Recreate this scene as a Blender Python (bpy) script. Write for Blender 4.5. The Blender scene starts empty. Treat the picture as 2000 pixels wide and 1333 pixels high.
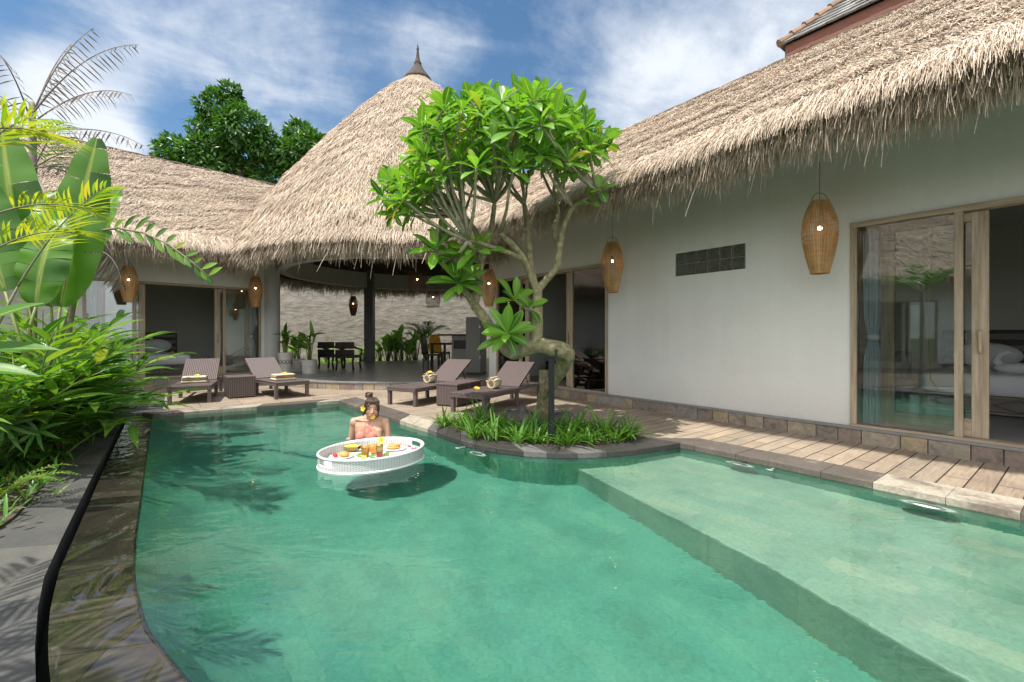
import bpy, bmesh, math, random
import numpy as np
from mathutils import Vector, Matrix, Euler
R = math.radians
random.seed(7); RNG = np.random.default_rng(7)
SC = bpy.context.scene
COL = SC.collection

# ------------------------------------------------------------ camera, sky, sun, exposure
HC = 1.17                 # eye height above the deck
FPX, HY = 889.0, 655.0    # focal length and horizon, in pixels of the 2000 px wide picture
cam_d = bpy.data.cameras.new('camera'); cam = bpy.data.objects.new('camera', cam_d); COL.objects.link(cam)
cam.location = (0, 0, HC); cam.rotation_euler = (R(90), 0, 0)
cam_d.sensor_width = 36; cam_d.lens = FPX * 36 / 2000; cam_d.shift_y = -0.00575
cam_d.clip_start = 0.05; cam_d.clip_end = 3000
SC.camera = cam
SUN = Vector((-0.34, -0.28, 1.0)).normalized()
sun_d = bpy.data.lights.new('sun', 'SUN'); sun_o = bpy.data.objects.new('sun', sun_d); COL.objects.link(sun_o)
sun_d.cycles.is_caustics_light = True; sun_d.energy = 3.3; sun_d.angle = R(0.53); sun_d.color = (1.0, 0.95, 0.87)
sun_o.rotation_euler = SUN.to_track_quat('Z', 'Y').to_euler(); sun_o.location = (0, 0, 30)
SC.view_settings.view_transform = 'Standard'; SC.view_settings.look = 'None'
SC.view_settings.exposure = 0.74; SC.view_settings.gamma = 1
SC.cycles.max_bounces = 10; SC.cycles.diffuse_bounces = 5; SC.cycles.glossy_bounces = 4
SC.cycles.transparent_max_bounces = 16; SC.cycles.transmission_bounces = 6
SC.cycles.caustics_reflective = False; SC.cycles.caustics_refractive = True   # sunlight reaches the pool floor through the refracting water
SC.cycles.sample_clamp_indirect = 6; SC.cycles.use_denoising = True

def N(nt, typ, **kw):
    n = nt.nodes.new(typ)
    for k, v in kw.items():
        if k[0] == '_': setattr(n, k[1:], v)
        else:
            k = k.replace('_', ' ')
            s = n.inputs[int(k[1:])] if k[0] == 'i' and k[1:].isdigit() else n.inputs[k]
            if hasattr(v, 'is_output'): nt.links.new(v, s)
            else: s.default_value = v
    return n
def ramp(nt, fac, stops, interp='LINEAR'):
    r = nt.nodes.new('ShaderNodeValToRGB'); r.color_ramp.interpolation = interp
    e = r.color_ramp.elements
    while len(e) < len(stops): e.new(0.5)
    for q, (p, c) in zip(e, stops):
        q.position = p; q.color = (c, c, c, 1) if isinstance(c, (int, float)) else (*c, 1)
    nt.links.new(fac, r.inputs[0]); return r.outputs[0]
def mth(nt, op, a, b=0.0, clamp=False):
    return N(nt, 'ShaderNodeMath', _operation=op, _use_clamp=clamp, i0=a, i1=b).outputs[0]
def mixc(nt, f, a, b, mode='MIX'):
    n = nt.nodes.new('ShaderNodeMix'); n.data_type = 'RGBA'; n.blend_type = mode
    for s, v in ((n.inputs[0], f), (n.inputs[6], a), (n.inputs[7], b)):
        if hasattr(v, 'is_output'): nt.links.new(v, s)
        elif s.type == 'RGBA': s.default_value = (*v, 1)
        else: s.default_value = v
    return n.outputs[2]

# sky: Nishita, with clouds fixed in world directions and fill lobes added out of view
W = bpy.data.worlds.new('World'); SC.world = W; W.use_nodes = True
nt = W.node_tree; nt.nodes.clear()
sky = N(nt, 'ShaderNodeTexSky', _sky_type='NISHITA', _sun_disc=False, _sun_elevation=math.asin(SUN.z),
        _sun_rotation=math.atan2(SUN.x, SUN.y), _altitude=100, _air_density=1.0, _dust_density=0.6, _ozone_density=2.5)
tc = N(nt, 'ShaderNodeTexCoord')
gen = tc.outputs['Generated']
sep = N(nt, 'ShaderNodeSeparateXYZ', i0=gen)
zz = mth(nt, 'MAXIMUM', mth(nt, 'ADD', sep.outputs[2], 0.10), 0.05)
flat = N(nt, 'ShaderNodeCombineXYZ', i0=mth(nt, 'DIVIDE', sep.outputs[0], zz), i1=mth(nt, 'DIVIDE', sep.outputs[1], zz), i2=0.0).outputs[0]
mp = N(nt, 'ShaderNodeMapping', Vector=N(nt, 'ShaderNodeMapping', Vector=flat, Rotation=(0, 0, R(-27))).outputs[0], Scale=(0.85, 1.5, 1))
n1 = N(nt, 'ShaderNodeTexNoise', Vector=mp.outputs[0], Scale=1.5, Detail=10, Roughness=0.62, Distortion=0.5)
n2 = N(nt, 'ShaderNodeTexNoise', Vector=gen, Scale=11, Detail=9, Roughness=0.6)
n3 = N(nt, 'ShaderNodeTexNoise', Vector=gen, Scale=5.0, Detail=5, Roughness=0.55)
def dirpx(px, py): return Vector(((px - 1000) / FPX, 1, -(py - HY) / FPX)).normalized()
blob = None
for px, py, wid, amp in ((130, 235, 0.085, 0.62), (60, 190, 0.05, 0.45), (215, 270, 0.05, 0.42), (845, 120, 0.075, 0.40), (1400, 90, 0.20, 0.30), (1520, 60, 0.16, 0.34), (1260, 180, 0.12, 0.30), (1120, 60, 0.10, 0.16),
                         (470, 60, 0.22, 0.15), (610, 130, 0.14, 0.15), (260, 120, 0.11, 0.18), (760, 95, 0.07, 0.14), (350, 20, 0.12, 0.12), (1000, 30, 0.07, -0.10), (560, 215, 0.05, 0.08), (360, 215, 0.06, -0.3), (900, 230, 0.09, -0.15), (700, 20, 0.12, -0.2)):
    d = N(nt, 'ShaderNodeVectorMath', _operation='DISTANCE', i0=gen, i1=dirpx(px, py))
    g = mth(nt, 'MULTIPLY', mth(nt, 'SUBTRACT', 1.0, N(nt, 'ShaderNodeMapRange', _interpolation_type='SMOOTHSTEP', Value=d.outputs[1], i1=wid * 0.15, i2=wid * 1.5).outputs[0]), amp)
    blob = g if blob is None else mth(nt, 'ADD', blob, g)
back = None  # bright cloud lobes added behind and above the camera to raise ambient light
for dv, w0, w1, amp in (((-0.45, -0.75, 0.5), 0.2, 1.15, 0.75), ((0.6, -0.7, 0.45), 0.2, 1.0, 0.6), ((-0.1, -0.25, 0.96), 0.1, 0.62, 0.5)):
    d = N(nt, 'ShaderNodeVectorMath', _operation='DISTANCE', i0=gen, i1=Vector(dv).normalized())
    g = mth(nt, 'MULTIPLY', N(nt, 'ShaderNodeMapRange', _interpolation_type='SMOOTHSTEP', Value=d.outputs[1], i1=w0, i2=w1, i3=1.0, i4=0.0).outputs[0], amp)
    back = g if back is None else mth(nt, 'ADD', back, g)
cl = mth(nt, 'ADD', mth(nt, 'ADD', mth(nt, 'MULTIPLY', n1.outputs[0], 1.0), mth(nt, 'MULTIPLY', n2.outputs[0], 0.52)), mth(nt, 'MULTIPLY', blob, 0.66))
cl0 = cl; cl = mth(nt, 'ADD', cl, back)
cf = ramp(nt, mth(nt, 'MULTIPLY', cl, 0.5), [(0.345, 0.0), (0.42, 0.20), (0.50, 0.55), (0.62, 0.95)])
shade = ramp(nt, mth(nt, 'ADD', mth(nt, 'MULTIPLY', n3.outputs[0], 0.6), mth(nt, 'MULTIPLY', cl0, 0.5)), [(0.58, (2.5, 3.0, 3.7)), (0.96, (4.6, 4.85, 5.2))])
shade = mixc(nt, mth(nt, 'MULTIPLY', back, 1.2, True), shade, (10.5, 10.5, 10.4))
skyc = N(nt, 'ShaderNodeHueSaturation', Hue=0.493, Saturation=1.12, Value=0.72, Color=sky.outputs[0]).outputs[0]
skym = mixc(nt, cf, skyc, shade)
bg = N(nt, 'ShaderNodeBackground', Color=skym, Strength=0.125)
N(nt, 'ShaderNodeOutputWorld', Surface=bg.outputs[0])

# ------------------------------------------------------------ helpers
def P(px, py, z=0.0):
    d = FPX * (HC - z) / (py - HY); return Vector(((px - 1000) / FPX * d, d, z))
def Q(px, py, d): return Vector(((px - 1000) / FPX * d, d, HC - (py - HY) * d / FPX))

def mk(name, base=(0.5, 0.5, 0.5), rough=0.6, **kw):
    m = bpy.data.materials.new(name); m.use_nodes = True
    t = m.node_tree; b = t.nodes['Principled BSDF']
    b.inputs['Roughness'].default_value = rough
    if hasattr(base, 'is_output'): t.links.new(base, b.inputs['Base Color'])
    else: b.inputs['Base Color'].default_value = (*base, 1)
    for k, v in kw.items(): b.inputs[k.replace('_', ' ')].default_value = v
    return m, t, b
def bump(t, b, h, strength=0.3, dist=0.02):
    bp = N(t, 'ShaderNodeBump', Strength=strength, Distance=dist, Height=h); t.links.new(bp.outputs[0], b.inputs['Normal']); return bp
def noisy(name, c1, c2, scale=8, rough=0.7, bs=0.2, bd=0.01, stretch=(1, 1, 1), detail=6, c3=None, coord='Object', island=0.0, fine=0.0, **kw):
    m, t, b = mk(name, rough=rough, **kw)
    mp = N(t, 'ShaderNodeMapping', Vector=N(t, 'ShaderNodeTexCoord').outputs[coord], Scale=stretch)
    nz = N(t, 'ShaderNodeTexNoise', Vector=mp.outputs[0], Scale=scale, Detail=detail, Roughness=0.62)
    st = [(0.32, c1), (0.68, c2)] if c3 is None else [(0.3, c1), (0.5, c3), (0.7, c2)]
    c = ramp(t, nz.outputs[0], st)
    if island:
        rp = N(t, 'ShaderNodeNewGeometry').outputs['Random Per Island']
        c = mixc(t, 1.0, c, ramp(t, rp, [(0, 1 - island), (1, 1 + island)]), 'MULTIPLY')
    if fine:
        nf = N(t, 'ShaderNodeTexNoise', Vector=mp.outputs[0], Scale=scale * 14, Detail=3)
        c = mixc(t, 1.0, c, ramp(t, nf.outputs[0], [(0.3, 1 - fine), (0.7, 1 + fine)]), 'MULTIPLY')
    t.links.new(c, b.inputs['Base Color'])
    if bs: bump(t, b, nz.outputs[0], bs, bd)
    return m

class MB:
    def __init__(s): s.v, s.f, s.uv, s.mi = [], [], [], []; s.cm = 0
    def vert(s, p, uv=(0, 0)): s.v.append((p[0], p[1], p[2])); s.uv.append(uv); return len(s.v) - 1
    def face(s, *i): s.f.append(tuple(i)); s.mi.append(s.cm)
    def box(s, x0, x1, y0, y1, z0, z1, M=None):
        a = len(s.v)
        for z in (z0, z1):
            for x, y in ((x0, y0), (x1, y0), (x1, y1), (x0, y1)):
                p = Vector((x, y, z)); s.vert(M @ p if M else p, (x, y))
        for q in ((3, 2, 1, 0), (4, 5, 6, 7), (0, 1, 5, 4), (1, 2, 6, 5), (2, 3, 7, 6), (3, 0, 4, 7)): s.face(*[a + k for k in q])
        return s
    def prism(s, pts, z0, z1, caps=True):
        n = len(pts); a = len(s.v)
        ar = sum(pts[i][0] * pts[(i + 1) % n][1] - pts[(i + 1) % n][0] * pts[i][1] for i in range(n))
        if ar < 0: pts = pts[::-1]
        for z in (z0, z1):
            for p in pts: s.vert((p[0], p[1], z), (p[0], p[1]))
        for i in range(n): j = (i + 1) % n; s.face(a + i, a + j, a + n + j, a + n + i)
        if caps: s.face(*[a + n + i for i in range(n)]); s.face(*[a + i for i in range(n - 1, -1, -1)])
        return s
    def sheet(s, pts, z):
        a = len(s.v); n = len(pts)
        ar = sum(pts[i][0] * pts[(i + 1) % n][1] - pts[(i + 1) % n][0] * pts[i][1] for i in range(n))
        if ar < 0: pts = pts[::-1]
        for p in pts: s.vert((p[0], p[1], z), (p[0], p[1]))
        s.face(*range(a, a + n)); return s
    def rings(s, rings, close=True, cap0=True, cap1=True):
        a = len(s.v); n = len(rings[0])
        for j, r in enumerate(rings):
            for i, p in enumerate(r): s.vert(p, (i / n, j / max(1, len(rings) - 1)))
        for j in range(len(rings) - 1):
            for i in range(n if close else n - 1):
                k = (i + 1) % n; s.face(a + j * n + i, a + j * n + k, a + (j + 1) * n + k, a + (j + 1) * n + i)
        if close and cap0: s.face(*[a + i for i in range(n - 1, -1, -1)])
        if close and cap1: e = a + (len(rings) - 1) * n; s.face(*[e + i for i in range(n)])
        return s
    def tube(s, pts, rad, n=6, caps=True):
        pts = [Vector(p) for p in pts]; k = len(pts)
        if isinstance(rad, (int, float)): rad = [rad] * k
        elif len(rad) == 2 and k > 2: rad = [rad[0] + (rad[1] - rad[0]) * i / (k - 1) for i in range(k)]
        ref = None; rs = []
        for i in range(k):
            d = (pts[min(i + 1, k - 1)] - pts[max(i - 1, 0)])
            d = d.normalized() if d.length > 1e-9 else Vector((0, 0, 1))
            if ref is None: ref = d.orthogonal().normalized()
            ref = (ref - d * ref.dot(d)); ref = ref.normalized() if ref.length > 1e-6 else d.orthogonal().normalized()
            o = d.cross(ref)
            rs.append([pts[i] + (ref * math.cos(2 * math.pi * q / n) + o * math.sin(2 * math.pi * q / n)) * rad[i] for q in range(n)])
        return s.rings(rs, True, caps, caps)
    def lathe(s, prof, c=(0, 0, 0), n=24, sx=1, sy=1, cap0=True, cap1=True, M=None):
        rs = []
        for r, z in prof:
            ring = [Vector((c[0] + math.cos(2 * math.pi * q / n) * r * sx, c[1] + math.sin(2 * math.pi * q / n) * r * sy, c[2] + z)) for q in range(n)]
            rs.append([M @ p for p in ring] if M else ring)
        return s.rings(rs, True, cap0, cap1)
    def ell(s, c, rx, ry=None, rz=None, n=14, m=9, M=None):
        ry = ry or rx; rz = rz or rx; c = Vector(c); rs = []
        for j in range(m + 1):
            th = math.pi * (0.02 + 0.96 * j / m); q = []
            for i in range(n):
                p = Vector((rx * math.sin(th) * math.cos(2 * math.pi * i / n), ry * math.sin(th) * math.sin(2 * math.pi * i / n), -rz * math.cos(th)))
                q.append(c + (M @ p if M else p))
            rs.append(q)
        return s.rings(rs)
    def leaf(s, base, d, up, L, wd, seg=6, droop=0.35, fold=0.18, tip=0.5, wave=0.0, blunt=1.0):
        d = Vector(d).normalized(); up = Vector(up); side = d.cross(up)
        side = side.normalized() if side.length > 1e-4 else d.orthogonal().normalized()
        up = side.cross(d).normalized(); a = len(s.v); p = Vector(base); ph = random.random() * 6
        for i in range(seg + 1):
            q = i / seg
            w = wd * 0.5 * max(0.03, math.sin(math.pi * min(1, q ** (tip * 1.35 + 0.1) * 0.985 + 0.012)) ** blunt)
            lift = up * (fold * w * 2 + wave * wd * math.sin(ph + q * 9))
            s.vert(p - side * w + lift, (0, q)); s.vert(p, (0.5, q)); s.vert(p + side * w + lift, (1, q))
            if i:
                b = a + 3 * (i - 1); s.face(b, b + 1, b + 4, b + 3); s.face(b + 1, b + 2, b + 5, b + 4)
            step = L / seg; ang = droop * (0.35 + 1.3 * q) / seg
            p = p + d * step; d = (d - up * ang).normalized(); up = side.cross(d).normalized()
        return s
    def mesh(s, name):
        me = bpy.data.meshes.new(name); me.from_pydata(s.v, [], s.f)
        uvl = me.uv_layers.new(name='UVMap')
        li = np.zeros(len(me.loops), dtype=np.int32); me.loops.foreach_get('vertex_index', li)
        uvl.data.foreach_set('uv', np.array(s.uv, dtype=np.float32)[li].ravel())
        if any(s.mi): me.polygons.foreach_set('material_index', np.array(s.mi, dtype=np.int32))
        return me

def strandmesh(name, V, seg):
    """V: (n, seg+1, 2, 3) blade vertices"""
    n = V.shape[0]; k = (seg + 1) * 2
    idx = np.arange(n)[:, None] * k
    qs = [np.stack([idx[:, 0] + 2 * j, idx[:, 0] + 2 * j + 1, idx[:, 0] + 2 * j + 3, idx[:, 0] + 2 * j + 2], 1) for j in range(seg)]
    F = np.concatenate(qs, 0).astype(np.int32)
    me = bpy.data.meshes.new(name); me.vertices.add(n * k); me.vertices.foreach_set('co', V.astype(np.float32).ravel())
    me.loops.add(F.size); me.loops.foreach_set('vertex_index', F.ravel())
    me.polygons.add(len(F)); me.polygons.foreach_set('loop_start', np.arange(len(F), dtype=np.int32) * 4)
    me.polygons.foreach_set('loop_total', np.full(len(F), 4, dtype=np.int32))
    me.update(); me.validate(); return me

def obj(name, mb, m, parent=None, smooth=False, bevel=0.0, world=False, loc=None, fix=False):
    """one mesh object; world=True: vertices are world coordinates and the parent is an unrotated Empty; loc: own origin for a top-level mesh"""
    me = mb.mesh(name) if isinstance(mb, MB) else mb
    off = Vector(loc) if loc is not None else (Vector(parent.location) if (world and parent is not None) else None)
    if off is not None: me.transform(Matrix.Translation(-off))
    if fix:
        bm = bmesh.new(); bm.from_mesh(me); bmesh.ops.recalc_face_normals(bm, faces=bm.faces); bm.to_mesh(me); bm.free()
    for q in (m if isinstance(m, (list, tuple)) else [m]): me.materials.append(q)
    if smooth:
        me.polygons.foreach_set('use_smooth', [True] * len(me.polygons))
    o = bpy.data.objects.new(name, me); COL.objects.link(o)
    if loc is not None: o.location = loc
    if parent is not None: o.parent = parent
    if bevel:
        bv = o.modifiers.new('bevel', 'BEVEL'); bv.width = bevel; bv.segments = 2; bv.limit_method = 'ANGLE'; bv.angle_limit = R(40)
    return o
def tag(o, label, cat, group=None):
    o['label'] = label; o['category'] = cat
    if group: o['group'] = group
    return o
def thing(name, label, cat, loc=(0, 0, 0), rz=0.0, group=None):
    o = bpy.data.objects.new(name, None); COL.objects.link(o); o.empty_display_size = 0.1
    o.location = loc; o.rotation_euler = (0, 0, rz); return tag(o, label, cat, group)
def struct(name, mb, m, **kw):
    o = obj(name, mb, m, **kw); o['kind'] = 'structure'; return o
def dup(root, loc, rz=None, label=None, sc=None):
    def cp(o, par):
        c = o.copy(); COL.objects.link(c); c.parent = par
        for ch in list(o.children): cp(ch, c)
        return c
    r = cp(root, None); r.location = loc
    if rz is not None: r.rotation_euler = (0, 0, rz)
    if sc: r.scale = (sc, sc, sc)
    if label: r['label'] = label
    return r
U = Vector((-0.6159, 0.7878)); NO = Vector((-0.7878, -0.6159)); A0 = Vector((3.55, 5.26))
def WR(t, o): q = A0 + U * t + NO * o; return Vector((q.x, q.y))
RZ_R = math.atan2(U.y, U.x)
B0 = Vector((-8.38, 10.41)); RZ_L = math.atan2(-0.723, -0.69)
PC = Vector((-2.9, 14.0))       # pavilion centre

# ------------------------------------------------------------ materials
def thatch_mat(name, lo, mid, hi, edge=0.0):
    m, t, b = mk(name, rough=0.75)
    rp = N(t, 'ShaderNodeNewGeometry').outputs['Random Per Island']
    c = ramp(t, rp, [(0.0, lo), (0.22, mid), (0.75, hi), (1.0, tuple(min(1, x * 1.22) for x in hi))])
    nz = N(t, 'ShaderNodeTexNoise', Vector=N(t, 'ShaderNodeTexCoord').outputs['Object'], Scale=0.9, Detail=5, Roughness=0.65)
    c = mixc(t, 1.0, c, ramp(t, nz.outputs[0], [(0.3, (0.78, 0.74, 0.72)), (0.55, (1.0, 0.99, 0.98)), (0.72, (1.12, 1.06, 0.98))]), 'MULTIPLY')
    t.links.new(c, b.inputs['Base Color']); b.inputs['Specular IOR Level'].default_value = 0.3
    return m
M_THATCH = thatch_mat('thatch_straw', (0.34, 0.27, 0.20), (0.52, 0.43, 0.335), (0.63, 0.53, 0.425))
M_FRINGE = thatch_mat('thatch_fringe_straw', (0.28, 0.21, 0.14), (0.53, 0.435, 0.335), (0.66, 0.56, 0.455))
M_THBASE = noisy('thatch_base', (0.24, 0.18, 0.12), (0.40, 0.315, 0.23), 22, 0.9, 0.8, 0.03)
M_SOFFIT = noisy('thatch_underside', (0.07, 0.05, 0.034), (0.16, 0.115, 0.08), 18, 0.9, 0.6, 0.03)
def wall_mat():
    m, t, b = mk('white_plaster', rough=0.8); tc = N(t, 'ShaderNodeTexCoord').outputs['Object']
    big = N(t, 'ShaderNodeTexNoise', Vector=tc, Scale=1.1, Detail=7, Roughness=0.6)
    st = N(t, 'ShaderNodeTexNoise', Vector=N(t, 'ShaderNodeMapping', Vector=tc, Scale=(7, 7, 0.35)).outputs[0], Scale=1.0, Detail=5, Roughness=0.6)
    fn = N(t, 'ShaderNodeTexNoise', Vector=tc, Scale=26, Detail=5, Roughness=0.6)
    z = N(t, 'ShaderNodeSeparateXYZ', i0=tc).outputs[2]
    c = ramp(t, big.outputs[0], [(0.3, (0.735, 0.73, 0.705)), (0.7, (0.80, 0.795, 0.775))])
    c = mixc(t, 1.0, c, ramp(t, st.outputs[0], [(0.34, 0.978), (0.62, 1.01)]), 'MULTIPLY')
    c = mixc(t, 1.0, c, ramp(t, fn.outputs[0], [(0.3, 0.975), (0.7, 1.02)]), 'MULTIPLY')
    sp = mth(t, 'MULTIPLY', mth(t, 'SUBTRACT', mth(t, 'ADD', fn.outputs[0], mth(t, 'MULTIPLY', st.outputs[0], 0.5)), mth(t, 'MULTIPLY', z, 1.25)), 1.6, True)
    c = mixc(t, mth(t, 'MULTIPLY', sp, 0.32), c, (0.42, 0.38, 0.32))
    t.links.new(c, b.inputs['Base Color']); bump(t, b, mth(t, 'ADD', fn.outputs[0], big.outputs[0]), 0.10, 0.008); return m
M_WALL = wall_mat()
M_GREYWALL = noisy('grey_plaster', (0.46, 0.47, 0.44), (0.52, 0.53, 0.49), 2.0, 0.8, 0.05)
M_ROOM = noisy('room_paint', (0.66, 0.65, 0.60), (0.70, 0.69, 0.63), 2.0, 0.85, 0.0)
M_COLUMN = noisy('column_paint', (0.50, 0.52, 0.52), (0.57, 0.58, 0.57), 2.0, 0.7, 0.0)
def wood_mat(name, c1, c2, ax):
    st = [3.5, 3.5, 3.5]; st[ax] = 0.25
    return noisy(name, c1, c2, 9, 0.62, 0.25, 0.004, tuple(st), 8, island=0.10)
M_TEAKV = wood_mat('bleached_teak', (0.30, 0.225, 0.15), (0.53, 0.435, 0.325), 2)
M_TEAKH = wood_mat('bleached_teak_rail', (0.31, 0.235, 0.155), (0.54, 0.445, 0.33), 0)
def plinth_mat():
    m, t, b = mk('plinth_stone', rough=0.75)
    rp = N(t, 'ShaderNodeNewGeometry').outputs['Random Per Island']
    c = ramp(t, rp, [(0, (0.19, 0.165, 0.145)), (0.25, (0.31, 0.26, 0.21)), (0.45, (0.22, 0.17, 0.15)), (0.6, (0.31, 0.29, 0.26)), (0.78, (0.36, 0.29, 0.19)), (1, (0.23, 0.22, 0.21))])
    tc = N(t, 'ShaderNodeTexCoord').outputs['Object']
    nz = N(t, 'ShaderNodeTexNoise', Vector=tc, Scale=9, Detail=8, Roughness=0.7, Distortion=1.2)
    c = mixc(t, 1.0, c, ramp(t, nz.outputs[0], [(0.3, (0.55, 0.5, 0.48)), (0.5, (1, 1, 1)), (0.7, (1.5, 1.35, 1.15))]), 'MULTIPLY')
    t.links.new(c, b.inputs['Base Color']); bump(t, b, nz.outputs[0], 0.6, 0.012); return m
M_PLINTH = plinth_mat()
def coping_mat(name, dark, light, bias=0.0, isl=1.0):
    m, t, b = mk(name, rough=0.7)
    rp = N(t, 'ShaderNodeNewGeometry').outputs['Random Per Island']
    tc = N(t, 'ShaderNodeTexCoord').outputs['Object']
    nz = N(t, 'ShaderNodeTexNoise', Vector=tc, Scale=3.2, Detail=9, Roughness=0.62, Distortion=0.4)
    f = mth(t, 'ADD', mth(t, 'ADD', mth(t, 'MULTIPLY', rp, isl), bias), mth(t, 'MULTIPLY', mth(t, 'SUBTRACT', nz.outputs[0], 0.5), 1.5))
    c = ramp(t, f, [(0.0, dark), (0.56, tuple(x * 1.35 for x in dark)), (0.64, tuple(0.45 * a + 0.55 * q for a, q in zip(dark, light))), (0.76, light), (1.0, tuple(x * 1.12 for x in light))])
    n2 = N(t, 'ShaderNodeTexNoise', Vector=tc, Scale=40, Detail=5)
    c = mixc(t, 1.0, c, ramp(t, n2.outputs[0], [(0.3, 0.78), (0.7, 1.2)]), 'MULTIPLY')
    t.links.new(c, b.inputs['Base Color']); t.links.new(ramp(t, f, [(0.3, 0.45), (0.6, 0.8)]), b.inputs['Roughness'])
    bump(t, b, n2.outputs[0], 0.35, 0.006); return m
M_COPING = coping_mat('coping_stone', (0.105, 0.088, 0.075), (0.40, 0.36, 0.29))
M_COPDARK = coping_mat('wet_coping_stone', (0.105, 0.088, 0.075), (0.36, 0.32, 0.26), 0.18, 0.25)
M_COPLIGHT = coping_mat('dry_coping_stone', (0.16, 0.13, 0.105), (0.42, 0.375, 0.30), 0.62, 0.25)
M_KERB = coping_mat('kerb_stone', (0.048, 0.044, 0.042), (0.13, 0.125, 0.12))
def deck_mat():
    m, t, b = mk('deck_planks', rough=0.7)
    tc = N(t, 'ShaderNodeTexCoord').outputs['Object']
    mp = N(t, 'ShaderNodeMapping', Vector=tc, Rotation=(0, 0, -math.atan2(-NO.y, -NO.x)))
    br = N(t, 'ShaderNodeTexBrick', Vector=mp.outputs[0], Color1=(0, 0, 0, 1), Color2=(1, 1, 1, 1), Mortar=(0.5, 0.5, 0.5, 1), Scale=1.0, Brick_Width=1.15, Row_Height=0.155, Mortar_Size=0.0055, Mortar_Smooth=0.2, Bias=0.0)
    br.offset = 0.5
    gm = N(t, 'ShaderNodeMapping', Vector=mp.outputs[0], Scale=(1.2, 14, 1))
    wob = N(t, 'ShaderNodeTexNoise', Vector=mp.outputs[0], Scale=2.2, Detail=4)
    g = N(t, 'ShaderNodeTexNoise', Vector=gm.outputs[0], Scale=3.2, Detail=8, Roughness=0.7, Distortion=0.8)
    c = ramp(t, br.outputs[0], [(0.0, (0.30, 0.235, 0.18)), (0.4, (0.37, 0.30, 0.23)), (0.7, (0.335, 0.28, 0.22)), (1.0, (0.42, 0.34, 0.255))])
    c = mixc(t, 1.0, c, ramp(t, g.outputs[0], [(0.28, (0.66, 0.62, 0.6)), (0.5, (1, 1, 1)), (0.7, (1.2, 1.17, 1.12))]), 'MULTIPLY')
    c = mixc(t, 1.0, c, ramp(t, wob.outputs[0], [(0.3, (0.8, 0.79, 0.78)), (0.65, (1.08, 1.06, 1.04))]), 'MULTIPLY')
    c = mixc(t, br.outputs[1], c, (0.035, 0.027, 0.02))
    t.links.new(c, b.inputs['Base Color'])
    h = mth(t, 'SUBTRACT', mth(t, 'MULTIPLY', g.outputs[0], 0.25), br.outputs[1])
    bump(t, b, h, 0.6, 0.008); return m
M_DECK = deck_mat()
def tile_mat(name, cols, bw, bh, rot, mortar, rough=0.5, stain=0.0, wet=None):
    m, t, b = mk(name, rough=rough)
    tc = N(t, 'ShaderNodeTexCoord').outputs['Object']
    mp = N(t, 'ShaderNodeMapping', Vector=tc, Rotation=(0, 0, rot))
    br = N(t, 'ShaderNodeTexBrick', Vector=mp.outputs[0], Color1=(0, 0, 0, 1), Color2=(1, 1, 1, 1), Mortar=(0.5, 0.5, 0.5, 1), Scale=1.0, Brick_Width=bw, Row_Height=bh, Mortar_Size=0.003, Mortar_Smooth=0.3)
    br.offset = 0.37
    nz = N(t, 'ShaderNodeTexNoise', Vector=tc, Scale=2.3, Detail=7, Roughness=0.65)
    nf = N(t, 'ShaderNodeTexNoise', Vector=tc, Scale=38, Detail=4, Roughness=0.6)
    k = len(cols); c = ramp(t, br.outputs[0], [(i / (k - 1), q) for i, q in enumerate(cols)])
    c = mixc(t, 1.0, c, ramp(t, nz.outputs[0], [(0.3, (0.74, 0.78, 0.78)), (0.5, (1, 1, 1)), (0.72, (1.2, 1.17, 1.1))]), 'MULTIPLY')
    c = mixc(t, 1.0, c, ramp(t, nf.outputs[0], [(0.3, 0.86), (0.7, 1.13)]), 'MULTIPLY')
    if stain:
        ns = N(t, 'ShaderNodeTexNoise', Vector=tc, Scale=1.1, Detail=6, Roughness=0.7, Distortion=0.6)
        c = mixc(t, ramp(t, ns.outputs[0], [(0.60, 0.0), (0.78, stain)]), c, (0.33, 0.30, 0.10))
    c = mixc(t, mth(t, 'MULTIPLY', br.outputs[1], 0.6), c, mortar)
    t.links.new(c, b.inputs['Base Color'])
    bump(t, b, mth(t, 'SUBTRACT', mth(t, 'MULTIPLY', nf.outputs[0], 0.4), br.outputs[1]), 0.35, 0.006)
    return m
M_POOL = tile_mat('green_pool_stone', [(0.22, 0.385, 0.285), (0.31, 0.45, 0.335), (0.25, 0.415, 0.32), (0.37, 0.47, 0.35)], 0.42, 0.155, R(52), (0.24, 0.36, 0.28), 0.5, 0.5)
M_POOLDEEP = tile_mat('deep_green_pool_stone', [(0.102, 0.325, 0.24), (0.118, 0.35, 0.258), (0.107, 0.338, 0.255), (0.142, 0.37, 0.265)], 0.42, 0.155, R(52), (0.085, 0.29, 0.21), 0.5, 0.2)
M_PATH = tile_mat('andesite_slabs', [(0.062, 0.062, 0.060), (0.09, 0.088, 0.083), (0.075, 0.073, 0.069), (0.165, 0.153, 0.128)], 1.7, 0.62, R(-12), (0.05, 0.05, 0.045), 0.75)
M_PAVFLOOR = tile_mat('dark_floor_tiles', [(0.20, 0.20, 0.193), (0.25, 0.247, 0.237)], 0.6, 0.6, R(20), (0.04, 0.04, 0.04), 0.35)
M_SOIL = noisy('soil', (0.035, 0.024, 0.015), (0.12, 0.085, 0.055), 14, 0.95, 0.7, 0.03)
M_GROUND = noisy('ground_grass', (0.05, 0.08, 0.025), (0.10, 0.11, 0.05), 3, 0.95, 0.3, 0.03)
M_BLACK = noisy('black_channel', (0.008, 0.008, 0.008), (0.02, 0.02, 0.018), 10, 0.6, 0.2, 0.01)
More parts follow.
